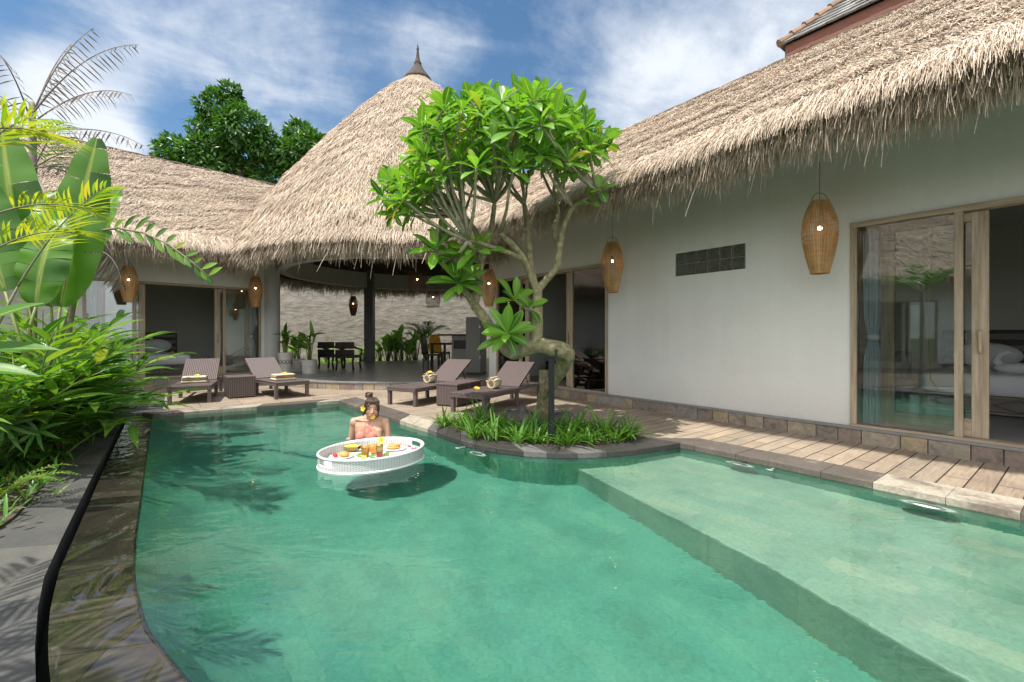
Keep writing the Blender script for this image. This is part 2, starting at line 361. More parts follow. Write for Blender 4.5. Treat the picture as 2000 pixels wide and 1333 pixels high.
def ledge_mat():
    m, t, b = mk('wet_ledge_stone', rough=0.06)
    tc = N(t, 'ShaderNodeTexCoord').outputs['Object']
    mp = N(t, 'ShaderNodeMapping', Vector=tc, Rotation=(0, 0, R(-14)))
    br = N(t, 'ShaderNodeTexBrick', Vector=mp.outputs[0], Color1=(0, 0, 0, 1), Color2=(1, 1, 1, 1), Mortar=(0.3, 0.3, 0.3, 1), Scale=1.0, Brick_Width=2.2, Row_Height=0.42, Mortar_Size=0.004)
    nz = N(t, 'ShaderNodeTexNoise', Vector=tc, Scale=3, Detail=8, Roughness=0.65)
    c = ramp(t, mth(t, 'ADD', mth(t, 'MULTIPLY', br.outputs[0], 0.55), mth(t, 'MULTIPLY', nz.outputs[0], 0.5)), [(0.15, (0.016, 0.014, 0.0125)), (0.55, (0.034, 0.029, 0.024)), (0.85, (0.075, 0.063, 0.050))])
    t.links.new(c, b.inputs['Base Color'])
    w = N(t, 'ShaderNodeTexNoise', Vector=N(t, 'ShaderNodeMapping', Vector=mp.outputs[0], Scale=(1.2, 0.9, 1)).outputs[0], Scale=3.4, Detail=2, Roughness=0.4, Distortion=0.9)
    bump(t, b, w.outputs[0], 0.5, 0.06); b.inputs['IOR'].default_value = 1.6; return m
M_LEDGE = ledge_mat()
def water_mat():
    m = bpy.data.materials.new('pool_water'); m.use_nodes = True; t = m.node_tree; t.nodes.clear()
    tc = N(t, 'ShaderNodeTexCoord').outputs['Object']
    a = N(t, 'ShaderNodeTexNoise', Vector=N(t, 'ShaderNodeMapping', Vector=tc, Rotation=(0, 0, R(25)), Scale=(1, 1.9, 1)).outputs[0], Scale=2.2, Detail=3, Roughness=0.5, Distortion=0.8)
    f = N(t, 'ShaderNodeTexNoise', Vector=N(t, 'ShaderNodeMapping', Vector=tc, Rotation=(0, 0, R(-8)), Scale=(0.8, 1.9, 1)).outputs[0], Scale=10, Detail=2, Roughness=0.5, Distortion=0.6)
    h = mth(t, 'ADD', a.outputs[0], mth(t, 'MULTIPLY', f.outputs[0], 0.22))
    bp = N(t, 'ShaderNodeBump', Strength=0.27, Distance=0.022, Height=h)
    g = N(t, 'ShaderNodeBsdfGlass', Color=(0.885, 0.985, 0.96, 1), Roughness=0.0, IOR=1.42, Normal=bp.outputs[0])
    N(t, 'ShaderNodeOutputMaterial', Surface=g.outputs[0]); return m
M_WATER = water_mat()
def glass_mat(name, tint, ior, rough=0.0):
    m = bpy.data.materials.new(name); m.use_nodes = True; t = m.node_tree; t.nodes.clear()
    fr = N(t, 'ShaderNodeFresnel', IOR=ior)
    gl = N(t, 'ShaderNodeBsdfGlossy', Color=(1, 1, 1, 1), Roughness=rough)
    tr = N(t, 'ShaderNodeBsdfTransparent', Color=(*tint, 1))
    mx = N(t, 'ShaderNodeMixShader', i0=fr.outputs[0], i1=tr.outputs[0], i2=gl.outputs[0])
    N(t, 'ShaderNodeOutputMaterial', Surface=mx.outputs[0]); return m
M_GLASS = glass_mat('window_glass', (0.95, 0.98, 0.965), 1.85)
M_DRINKGLASS = glass_mat('drinking_glass', (0.97, 0.98, 0.98), 1.45)
M_GBLOCK = noisy('glass_block', (0.055, 0.058, 0.045), (0.13, 0.13, 0.105), 16, 0.12, 0.5, 0.02)
def leafmat(name, c1, c2, rib=None, tr=0.35, rough=0.38, vein=26.0, vs=0.12, ylw=None):
    m, t, b = mk(name, rough=rough)
    rp = N(t, 'ShaderNodeNewGeometry').outputs['Random Per Island']
    st = [(0.0, c1), (0.85, c2)]
    if ylw: st = [(0.0, c1), (0.72, c2), (0.93, c2), (1.0, ylw)]
    c = ramp(t, rp, st)
    uv = N(t, 'ShaderNodeSeparateXYZ', i0=N(t, 'ShaderNodeTexCoord').outputs['UV'])
    au = mth(t, 'ABSOLUTE', mth(t, 'SUBTRACT', uv.outputs[0], 0.5))
    wv = mth(t, 'SINE', mth(t, 'MULTIPLY', mth(t, 'SUBTRACT', uv.outputs[1], mth(t, 'MULTIPLY', au, 0.25)), vein * 6.283))
    c = mixc(t, 1.0, c, ramp(t, mth(t, 'ADD', mth(t, 'MULTIPLY', wv, 0.5), 0.5), [(0, 1 - vs), (1, 1 + vs)]), 'MULTIPLY')
    if rib: c = mixc(t, ramp(t, au, [(0.02, 0.85), (0.07, 0.0)]), c, rib)
    t.links.new(c, b.inputs['Base Color'])
    bump(t, b, wv, 0.12, 0.004)
    tl = N(t, 'ShaderNodeBsdfTranslucent', Color=mixc(t, 1.0, c, (1.5, 1.5, 0.6), 'MULTIPLY'))
    mx = N(t, 'ShaderNodeMixShader', i0=tr, i1=b.outputs[0], i2=tl.outputs[0])
    t.links.new(mx.outputs[0], t.nodes['Material Output'].inputs[0]); return m
M_PLUM = leafmat('plumeria_leaf', (0.035, 0.135, 0.018), (0.185, 0.40, 0.042), (0.36, 0.48, 0.16), 0.40, 0.32, 22, 0.08, (0.55, 0.40, 0.04))
M_LILY = leafmat('strap_leaf', (0.045, 0.15, 0.018), (0.15, 0.32, 0.045), (0.12, 0.26, 0.06), 0.3, 0.4, 2, 0.0, (0.42, 0.36, 0.12))
M_BANANA = leafmat('banana_leaf', (0.035, 0.125, 0.018), (0.125, 0.30, 0.035), (0.42, 0.52, 0.12), 0.42, 0.35, 60, 0.12)
M_GINGER = leafmat('ginger_leaf', (0.03, 0.11, 0.016), (0.20, 0.38, 0.045), (0.22, 0.40, 0.09), 0.34, 0.33, 14, 0.06, (0.40, 0.40, 0.08))
M_YPALM = leafmat('yellowing_palm_leaf', (0.16, 0.30, 0.02), (0.42, 0.46, 0.05), None, 0.4, 0.4, 4, 0.0, (0.62, 0.42, 0.04))
M_PALM = leafmat('palm_leaf', (0.03, 0.11, 0.018), (0.10, 0.24, 0.04), None, 0.3, 0.38, 3, 0.0, (0.30, 0.28, 0.1))
M_DRYLEAF = leafmat('dry_palm_leaf', (0.10, 0.075, 0.07), (0.22, 0.17, 0.14), None, 0.2, 0.7, 3, 0.0)
M_FERN = leafmat('fern_leaf', (0.09, 0.20, 0.02), (0.20, 0.34, 0.04), None, 0.35, 0.45, 3, 0.0)
M_COVER = leafmat('ground_cover_leaf', (0.03, 0.12, 0.016), (0.13, 0.31, 0.04), None, 0.28, 0.36, 8, 0.05, (0.28, 0.30, 0.06))
M_TREELEAF = leafmat('dark_tree_leaf', (0.022, 0.085, 0.014), (0.095, 0.235, 0.032), None, 0.25, 0.36, 6, 0.05)
M_BACKLEAF = leafmat('bright_garden_leaf', (0.07, 0.20, 0.02), (0.22, 0.42, 0.04), (0.3, 0.5, 0.1), 0.4, 0.36, 12, 0.06)
M_STEM = noisy('green_stem', (0.14, 0.20, 0.05), (0.26, 0.28, 0.09), 12, 0.6, 0.1, 0.005)
M_PALMSTEM = noisy('palm_stem', (0.16, 0.15, 0.09), (0.26, 0.24, 0.16), 14, 0.7, 0.3, 0.01)
M_DRYSTEM = noisy('dry_stem', (0.15, 0.12, 0.12), (0.30, 0.25, 0.23), 14, 0.8, 0.2, 0.01)
M_BARK = noisy('plumeria_bark', (0.12, 0.11, 0.055), (0.42, 0.37, 0.24), 16, 0.8, 0.55, 0.012, (1, 1, 1), 9, (0.25, 0.22, 0.12))
M_TWIG = noisy('plumeria_twig', (0.20, 0.185, 0.12), (0.42, 0.38, 0.27), 16, 0.75, 0.3, 0.006)
M_TREEBARK = noisy('tree_bark', (0.06, 0.05, 0.04), (0.16, 0.13, 0.10), 10, 0.85, 0.5, 0.03)
M_ROCK = noisy('dark_rock', (0.05, 0.045, 0.045), (0.15, 0.13, 0.125), 7, 0.85, 0.8, 0.04)
M_GARDENWALL = noisy('rough_garden_wall', (0.26, 0.235, 0.20), (0.44, 0.405, 0.35), 2.6, 0.9, 0.7, 0.05, (1, 1, 2.2), 12, fine=0.22)
def rib_mat(name, c1, c2, axis, freq, strength=0.7):
    m, t, b = mk(name, rough=0.45)
    s = N(t, 'ShaderNodeSeparateXYZ', i0=N(t, 'ShaderNodeTexCoord').outputs['Object'])
    w1 = mth(t, 'SINE', mth(t, 'MULTIPLY', s.outputs[axis], freq))
    oth = mth(t, 'ADD', s.outputs[2], mth(t, 'MULTIPLY', s.outputs[1 - axis if axis < 2 else 0], 0.9))
    w2 = mth(t, 'SINE', mth(t, 'MULTIPLY', oth, freq * 1.3))
    c = ramp(t, mth(t, 'ADD', mth(t, 'MULTIPLY', w1, 0.5), 0.5), [(0.05, c1), (0.55, c2)])
    t.links.new(c, b.inputs['Base Color'])
    bump(t, b, mth(t, 'ADD', w1, mth(t, 'MULTIPLY', w2, 0.25)), strength, 0.006); return m
M_WICKER = rib_mat('brown_wicker', (0.062, 0.045, 0.043), (0.185, 0.142, 0.138), 0, 210)
M_WICKERP = noisy('brown_wicker_plain', (0.10, 0.076, 0.073), (0.16, 0.122, 0.118), 60, 0.5, 0.35, 0.004)
def weave_mat():
    m, t, b = mk('white_weave', rough=0.45)
    mp = N(t, 'ShaderNodeMapping', Vector=N(t, 'ShaderNodeTexCoord').outputs['UV'], Scale=(60, 8, 1))
    br = N(t, 'ShaderNodeTexBrick', Vector=mp.outputs[0], Color1=(1, 1, 1, 1), Color2=(0.92, 0.92, 0.92, 1), Mortar=(0, 0, 0, 1), Scale=1.0, Brick_Width=1.0, Row_Height=0.5, Mortar_Size=0.09, Mortar_Smooth=0.8)
    c = mixc(t, br.outputs[1], (0.84, 0.84, 0.83), (0.30, 0.30, 0.31)); t.links.new(c, b.inputs['Base Color'])
    bump(t, b, mth(t, 'SUBTRACT', 1.0, br.outputs[1]), 0.9, 0.008); return m
M_WEAVE = weave_mat()
M_WHITE = noisy('white_paint', (0.76, 0.76, 0.75), (0.82, 0.82, 0.81), 6, 0.4, 0.0)
M_LINEN = noisy('white_linen', (0.78, 0.785, 0.82), (0.84, 0.845, 0.87), 7, 0.85, 0.35, 0.02)
M_CURTAIN = noisy('pale_curtain', (0.62, 0.69, 0.72), (0.74, 0.79, 0.81), 5, 0.8, 0.1, 0.01)
M_RATTAN = noisy('rattan', (0.34, 0.175, 0.065), (0.56, 0.34, 0.145), 14, 0.55, 0.1, 0.004, (1, 1, 0.4), island=0.3)
M_DARKRATTAN = noisy('dark_rattan', (0.07, 0.035, 0.022), (0.18, 0.08, 0.045), 14, 0.55, 0.1, 0.004, island=0.3)
m_, t_, b_ = mk('lit_bulb', (1, 0.8, 0.5), 0.3); b_.inputs['Emission Color'].default_value = (1.0, 0.72, 0.40, 1); b_.inputs['Emission Strength'].default_value = 14; M_BULB = m_
M_METAL = mk('dark_metal', (0.02, 0.025, 0.028), 0.45, Metallic=0.6)[0]
M_STEEL = mk('steel', (0.55, 0.55, 0.54), 0.3, Metallic=1.0)[0]
M_FLOWER = noisy('yellow_petal', (0.75, 0.48, 0.02), (0.88, 0.66, 0.06), 40, 0.5, 0.0)
M_FLOWERC = mk('orange_flower_throat', (0.70, 0.28, 0.02), 0.5)[0]
M_CREAM = noisy('cream_terry', (0.62, 0.55, 0.36), (0.74, 0.68, 0.50), 90, 0.95, 0.6, 0.006)
M_TAN = noisy('tan_terry', (0.30, 0.16, 0.10), (0.42, 0.25, 0.17), 90, 0.95, 0.6, 0.006)
M_DARKWOOD = noisy('dark_wood', (0.012, 0.009, 0.008), (0.04, 0.028, 0.022), 10, 0.5, 0.2, 0.006, (1, 1, 0.3))
M_ORANGE = noisy('orange_fabric', (0.60, 0.22, 0.02), (0.72, 0.45, 0.05), 6, 0.8, 0.1, 0.005, (6, 1, 0.4))
M_GREYPAINT = noisy('grey_cabinet_paint', (0.13, 0.13, 0.122), (0.16, 0.158, 0.148), 5, 0.5, 0.05)
M_GREYSTONE = noisy('grey_counter', (0.20, 0.20, 0.19), (0.27, 0.26, 0.25), 8, 0.6, 0.05)
def carved_mat():
    m, t, b = mk('carved_whitewash', rough=0.75)
    tc = N(t, 'ShaderNodeTexCoord').outputs['UV']
    mp = N(t, 'ShaderNodeMapping', Vector=tc, Scale=(26, 26, 26), Rotation=(0, 0, R(45)))
    ck = N(t, 'ShaderNodeTexVoronoi', Vector=mp.outputs[0], Scale=1.0, Randomness=0.15)
    c = ramp(t, ck.outputs[0], [(0.26, (0.66, 0.63, 0.55)), (0.36, (0.06, 0.05, 0.04))]); t.links.new(c, b.inputs['Base Color'])
    bump(t, b, ck.outputs[0], 0.5, 0.01); return m
M_CARVED = carved_mat()
M_TILEROOF = noisy('weathered_shingle', (0.11, 0.105, 0.10), (0.26, 0.25, 0.235), 5, 0.85, 0.5, 0.02, island=0.35)
M_RIDGETILE = noisy('clay_ridge_tile', (0.20, 0.12, 0.085), (0.36, 0.24, 0.17), 6, 0.85, 0.4, 0.02, island=0.2)
M_FASCIA = noisy('red_brown_fascia', (0.15, 0.052, 0.03), (0.22, 0.082, 0.05), 8, 0.6, 0.2, 0.006, (0.4, 3, 3))
M_POT = noisy('white_pot', (0.52, 0.50, 0.46), (0.64, 0.62, 0.57), 8, 0.7, 0.1, 0.005)
# ------------------------------------------------------------ ground, pool, deck, path
WZ, FLOORZ, SHELFZ = -0.045, -0.95, -0.45
def xy(p): return (p[0], p[1])
ledge_in = [xy(P(x, y, WZ)) for x, y in ((298, 816), (289, 880), (278, 965), (266, 1056), (264, 1110), (267, 1150), (288, 1224), (328, 1276), (374, 1333))]
ledge_in += [(-0.93, 1.50), (-0.6, 1.36), (-0.1, 1.22), (0.5, 1.08), (1.2, 0.86), (2.2, 0.45), (3.4, -0.2), (4.6, -1.1), xy(WR(-9.0, 1.55))]
ledge_out = [xy(P(x, y, WZ)) for x, y in ((250, 816), (192, 940), (152, 1032), (116, 1112), (104, 1160), (96, 1200), (93, 1270), (100, 1340))]
ledge_out += [(-1.52, 1.40), (-1.22, 1.12), (-0.8, 0.88), (-0.1, 0.64), (0.9, 0.36), (2.0, -0.1), (3.2, -0.75), (4.4, -1.6), xy(WR(-9.6, 1.55))]
chan_out = [xy(P(x, y, -0.04)) for x, y in ((242, 816), (176, 942), (120, 1056), (86, 1132), (74, 1192), (68, 1270), (70, 1340))]
chan_out += [(-1.62, 1.36), (-1.3, 1.06), (-0.86, 0.80), (-0.12, 0.56), (0.9, 0.28), (2.0, -0.18), (3.2, -0.83), (4.4, -1.68), xy(WR(-9.7, 1.55))]
planter_out = [xy(P(x, y)) for x, y in ((836, 838), (886, 857), (934, 870), (998, 880), (1070, 885.5), (1146, 886), (1222, 881), (1290, 872), (1328, 866))]
planter_in = [xy(P(x, y)) for x, y in ((848, 825), (904, 845), (950, 856), (1000, 864), (1057, 870), (1105, 872), (1159, 870), (1210, 865), (1262, 856))]
planter_back = [(1.2, 5.62), (0.95, 5.98), (0.5, 6.34), (0.0, 6.32), (-0.6, 6.22)]
far_corner = Vector(xy(P(663, 783)))
def tparam(p): return (Vector(p) - A0).dot(U)
far_right = [planter_out[0], xy(WR((tparam(far_corner) + tparam(planter_out[0])) / 2, 3.45)), xy(far_corner)]
near_right = [xy(WR(t, 1.55)) for t in (-9.0, -6, -4, -2, -1, 0)]
pool = ledge_in[:-1] + near_right + planter_out[::-1] + far_right
def offset_poly(pts, d):
    n = len(pts); out = []
    ar = sum(pts[i][0] * pts[(i + 1) % n][1] - pts[(i + 1) % n][0] * pts[i][1] for i in range(n)); s = 1 if ar > 0 else -1
    for i in range(n):
        a, b, c = Vector(pts[i - 1]), Vector(pts[i]), Vector(pts[(i + 1) % n])
        e1 = (b - a).normalized(); e2 = (c - b).normalized(); t = (e1 + e2)
        t = t.normalized() if t.length > 1e-6 else e1
        nn = Vector((t.y, -t.x)) * s; out.append(xy(b + nn * d))
    return out
mb = MB(); mb.sheet([(-300, -300), (300, -300), (300, 300), (-300, 300)], -1.0); struct('ground', mb, M_GROUND)
mb = MB(); n = len(pool); ar = sum(pool[i][0] * pool[(i + 1) % n][1] - pool[(i + 1) % n][0] * pool[i][1] for i in range(n))
pl = pool if ar > 0 else pool[::-1]
def isl(p): return any((Vector(p) - Vector(k)).length < 1e-4 for k in ledge_in)
prof_ = [(0.0, 0.0), (0.05, 0.10), (0.14, 0.27), (0.28, 0.47), (0.50, 0.67), (0.80, 0.82), (1.2, 0.92), (1.7, 0.985), (2.3, 1.02)]
def wprof(p):
    k = Vector((1.0, 0.12)) if p[1] > 1.6 else (Vector((0.55, 0.12)) if p[1] > 1.45 else Vector((0.08, 0.10)))
    if (Vector(p) - Vector(ledge_in[0])).length < 1e-4: k = Vector((0.9, 0.0))
    zt = WZ - 0.012
    return [(p[0] + k.x * f, p[1] + k.y * f, zt + (FLOORZ - 0.01 - zt) * g) for f, g in prof_]
for i in range(n):
    p, q = pl[i], pl[(i + 1) % n]; a = len(mb.v)
    if isl(p) and isl(q): continue
    for w in ((*q, FLOORZ - 0.02), (*p, FLOORZ - 0.02), (*p, -0.03), (*q, -0.03)): mb.vert(w)
    mb.face(a, a + 1, a + 2, a + 3)
cv = MB(); cv.rings([wprof(p) for p in ledge_in[:-1]], close=False)
pw = struct('pool_wall', mb, M_POOLDEEP); pcv = struct('pool_cove', cv, M_POOLDEEP, smooth=True, fix=True)
mb = MB(); mb.sheet(offset_poly(pool, 0.3), FLOORZ); pf = struct('pool_floor', mb, M_POOLDEEP)
mb = MB(); mb.prism([xy(WR(t, o)) for t, o in ((1.3, 2.72), (0.64, 2.87), (-0.74, 3.18), (-1.6, 3.46), (-3.0, 3.75), (-5.0, 3.9), (-9, 3.9), (-9, 1.45), (0.95, 1.45), (1.5, 2.2))], FLOORZ - 0.05, SHELFZ)
ps = struct('pool_shelf', mb, M_POOL, bevel=0.02)
mb = MB(); mb.sheet(offset_poly(pool, 0.012), WZ); wa = struct('water', mb, M_WATER, smooth=True)
wa.cycles.is_caustics_caster = True
for q in (pw, pf, ps, pcv): q.cycles.is_caustics_receiver = True

def resample(pts, n):
    pts = [Vector(p) for p in pts]; L = [0]
    for i in range(1, len(pts)): L.append(L[-1] + (pts[i] - pts[i - 1]).length)
    out = []; j = 0
    for k in range(n):
        s = L[-1] * k / (n - 1)
        while j < len(L) - 2 and L[j + 1] < s: j += 1
        f = (s - L[j]) / max(1e-9, L[j + 1] - L[j]); out.append(pts[j].lerp(pts[j + 1], f))
    return out
def smoothc(pts, it=2):
    for _ in range(it):
        o = [pts[0]]
        for a, b in zip(pts[:-1], pts[1:]):
            a, b = Vector(a), Vector(b); o += [xy(a.lerp(b, 0.25)), xy(a.lerp(b, 0.75))]
        pts = o + [pts[-1]]
    return pts
# overflow ledge, channel
li = resample(ledge_in, 120); lo = resample(ledge_out, 120)
mb = MB(); mb.prism([xy(p) for p in li] + [xy(p) for p in lo[::-1]], -0.6, WZ - 0.006); struct('overflow_ledge', mb, M_LEDGE)
mb = MB(); mb.prism(offset_poly([xy(p) for p in lo] + chan_out[::-1], 0.03), -0.7, -0.30); struct('overflow_channel', mb, M_BLACK)
# path of big slabs, with the planting beds beyond it
bed_edge = [xy(P(x, y, -0.03)) for x, y in ((240, 770), (205, 815), (136, 876), (68, 964), (24, 1012), (-60, 1075), (-260, 1250))] + [(-3.2, 0.9), (-3.0, -0.8), (-2.8, -6)]
pathp = chan_out[:-1] + [(4.4, -6), (-2.8, -6)] + bed_edge[::-1][1:] + [xy(P(322, 770, -0.03)), xy(P(316, 803, -0.03)), xy(P(300, 806, -0.03))]
mb = MB(); mb.prism(pathp, -0.45, -0.03); struct('path', mb, M_PATH)
mb = MB(); mb.prism([(-3.2, -6)] + [(x + 0.02, y) for x, y in bed_edge[::-1][1:]] + [(-8.2, 10.2), (-14, 8.2), (-22, 6), (-22, -6)], -0.5, -0.012); struct('planting_bed', mb, M_SOIL)
# deck
nl = (Vector(ledge_in[0]) - far_corner); nl.normalize(); nb = Vector((nl.y, -nl.x))
if nb.y < 0: nb = -nb
backc = [xy(Vector(ledge_in[0]) - nl * 0.0), xy(far_corner)]
back_out = [xy(Vector(ledge_in[0]) + nb * 0.27 + nl * 0.15), xy(far_corner + nb * 0.27 + (-NO) * 0.36)]
far_out = [back_out[1], xy(WR(tparam(planter_in[0]) + 0.1, 3.09)), planter_in[0]]
near_out = [xy(WR(t, 1.2)) for t in (-9.0, -6, -4, -2, -1, 0)] + [xy(WR(0.80, 1.2))]
def BL(x, y): c, s = math.cos(RZ_L), math.sin(RZ_L); return (B0.x + c * x - s * y, B0.y + s * x + c * y)
deckp = [xy(WR(-9, -0.1)), xy(WR(7.5, -0.1)), (-2.9, 12.5), BL(-2.4, -0.1), BL(4.4, -0.1), BL(4.4, 2.0), xy(P(236, 769)), xy(P(323, 769)), xy(P(317, 803)), back_out[0], back_out[1]] + far_out[1:] + planter_back[::-1] + [planter_in[-1]] + near_out[::-1]
mb = MB(); mb.sheet(deckp, 0.0); struct('deck', mb, M_DECK)
mb = MB(); mb.prism([(p[0], p[1]) for p in deckp], -0.5, -0.02, caps=False); struct('deck_edge', mb, M_KERB)
mb = MB(); mb.prism(planter_in + planter_back, -0.4, 0.012); struct('planter_soil', mb, M_SOIL)
def blocks(mb, inner, outer, ln, zt, zb, over=0.02, gap=0.0012, pick=None):
    L = sum((Vector(inner[i + 1]) - Vector(inner[i])).length for i in range(len(inner) - 1)); nn = max(2, int(L / 0.06)) + 1
    a, b = resample(inner, nn), resample(outer, nn); i = 0
    while i < nn - 1:
        k = min(nn - 1, i + max(2, int(random.uniform(0.75, 1.3) * ln / 0.06)))
        if nn - 1 - k < 3: k = nn - 1
        ia, ob = a[i:k + 1], b[i:k + 1]
        d = (ia[1] - ia[0]).normalized() * gap; d2 = (ia[-1] - ia[-2]).normalized() * gap
        ia = [p.copy() for p in ia]; ob = [p.copy() for p in ob]
        for q in (ia, ob): q[0] += d; q[-1] -= d2
        ia = [p + (p - q).normalized() * over for p, q in zip(ia, ob)]
        if pick: mb.cm = pick(ia[len(ia) // 2])
        mb.prism([xy(p) for p in ia] + [xy(p) for p in ob[::-1]], zb, zt + random.uniform(-0.0015, 0.0015)); i = k
mb = MB()
random.seed(3)
def pick_near(p):
    px = 1000 + FPX * p.x / p.y if p.y > 0.3 else 3000
    return 0 if px < 1690 else (1 if px < 1800 else (0 if px < 1895 else random.choice((1, 1, 0))))
blocks(mb, near_right + [planter_out[-1]], near_out, 0.36, 0.006, -0.07, pick=pick_near); mb.cm = 0
mb.prism([planter_out[-1], near_out[-1], planter_in[-1], xy(Vector(planter_out[-2]).lerp(Vector(planter_out[-1]), 0.45))], -0.07, 0.004)
rk = lambda p: random.choice((0, 1, 0, 1))
blocks(mb, far_right, [far_out[2], far_out[1], far_out[0]], 0.42, 0.006, -0.07, pick=rk)
blocks(mb, backc, back_out, 0.40, 0.006, -0.07, pick=rk)
struct('pool_coping', mb, [M_COPDARK, M_COPLIGHT], bevel=0.003)
mb = MB(); blocks(mb, smoothc(planter_out), smoothc(planter_in), 0.30, 0.008, -0.08); struct('planter_kerb', mb, M_KERB, bevel=0.006)

# ------------------------------------------------------------ thatch generators
def blades(Pt, D, Nn, Lg, Wd, seg=1, sag=0.0):
    """Pt root, D direction, Nn approximate normal, all (n,3)"""
    D = D / np.linalg.norm(D, axis=1, keepdims=True)
    S = np.cross(D, Nn); S /= np.maximum(1e-9, np.linalg.norm(S, axis=1, keepdims=True))
    V = np.zeros((len(Pt), seg + 1, 2, 3)); p = Pt.copy(); d = D.copy()
    for j in range(seg + 1):
        w = (Wd * (1 - 0.75 * j / seg) * 0.5)[:, None]
        V[:, j, 0] = p - S * w; V[:, j, 1] = p + S * w
        p = p + d * (Lg / seg)[:, None]
        if sag: d[:, 2] -= sag; d /= np.linalg.norm(d, axis=1, keepdims=True)
    return V
def slope_straw(eA, eB, rA, rB, n, ln=0.17, wd=0.013, courses=9, lift=0.05):
    a = RNG.random(n); b = 1 - np.sqrt(RNG.random(n) * 0.98) if False else RNG.random(n)
    cb = b * courses + 0.30 * np.sin(a * 17 + b * 9) + 0.22 * np.sin(a * 41 + 2 + b * 23) + 0.16 * np.sin(a * 97) + RNG.normal(0, 0.10, n)
    k = np.floor(cb); fr = cb - k
    eA, eB, rA, rB = map(np.array, (eA, eB, rA, rB))
    E = eA + (eB - eA) * a[:, None]; Rr = rA + (rB - rA) * a[:, None]
    S = E - Rr; L = np.linalg.norm(S, axis=1, keepdims=True); S = S / L
    X = (eB - eA) / np.linalg.norm(eB - eA); Nn = np.cross(X, S); Nn *= np.sign(Nn[:, 2:3])
    wav = np.sin(a * 37 + k * 2.1) * 0.3 + np.sin(a * 91 + k) * 0.2
    Pt = E + (Rr - E) * b[:, None] + Nn * (0.02 + 0.045 * (1 - fr) + 0.012 * np.sin(a * 29 + b * 31) + RNG.normal(0, 0.013, n))[:, None]
    D = S + X * (RNG.normal(0, 0.22, n) + 0.25 * wav)[:, None] + Nn * (RNG.normal(lift, 0.07, n))[:, None]
    Nr = Nn + RNG.normal(0, 0.35, (n, 3))
    return blades(Pt, D, Nr, ln * RNG.uniform(0.5, 1.25, n), wd * RNG.uniform(0.6, 1.5, n), 1)
def fringe_straw(F, n, layers=0.30, ln=(0.12, 0.36), wd=0.013):
    """F(a) -> (root, outward) arrays; half of the straws start on the roof slope and bend over the lip"""
    out = []
    for part, k in (('under', int(n * 0.5)), ('over', int(n * 0.75))):
        a = RNG.random(k); r, o = F(a); q = RNG.random(k)
        cl = np.sin(a * 311) * 0.4 + np.sin(a * 173 + 1.0) * 0.35 + np.sin(a * 701) * 0.3 + np.sin(a * 57 + 2) * 0.3
        if part == 'under':
            Pt = r - o * (q * layers)[:, None]; Pt[:, 2] += 0.03 - q * 0.13 + RNG.normal(0, 0.03, k)
            D = o * RNG.normal(0.34, 0.18, k)[:, None] + RNG.normal(0, 0.20, (k, 3)); D[:, 2] = -1
            L = RNG.uniform(ln[0], ln[1], k) * (0.74 + 0.26 * cl) * np.where(RNG.random(k) < 0.02, 1.7, 1.0)
            out.append(blades(Pt, D, o + RNG.normal(0, 0.5, (k, 3)), np.abs(L) + 0.05, wd * RNG.uniform(0.5, 1.4, k), 3, 0.15))
        else:
            Pt = r - o * (q * 0.42 - 0.05)[:, None]; Pt[:, 2] += q * 0.42 * 0.75 + 0.0 + RNG.uniform(0.0, 0.06, k)
            D = o * RNG.normal(0.85, 0.15, k)[:, None] + RNG.normal(0, 0.20, (k, 3)); D[:, 2] = -0.55 + RNG.normal(0, 0.12, k)
            L = (RNG.uniform(0.10, 0.24, k) + 0.26 * q) * (0.85 + 0.25 * cl) * np.where(RNG.random(k) < 0.015, 1.5, 1.0)
            up = np.zeros((k, 3)); up[:, 2] = 1
            out.append(blades(Pt, D, o * 0.6 + up + RNG.normal(0, 0.45, (k, 3)), np.abs(L) + 0.05, wd * RNG.uniform(0.5, 1.4, k), 3, 0.42))
    return np.concatenate(out)

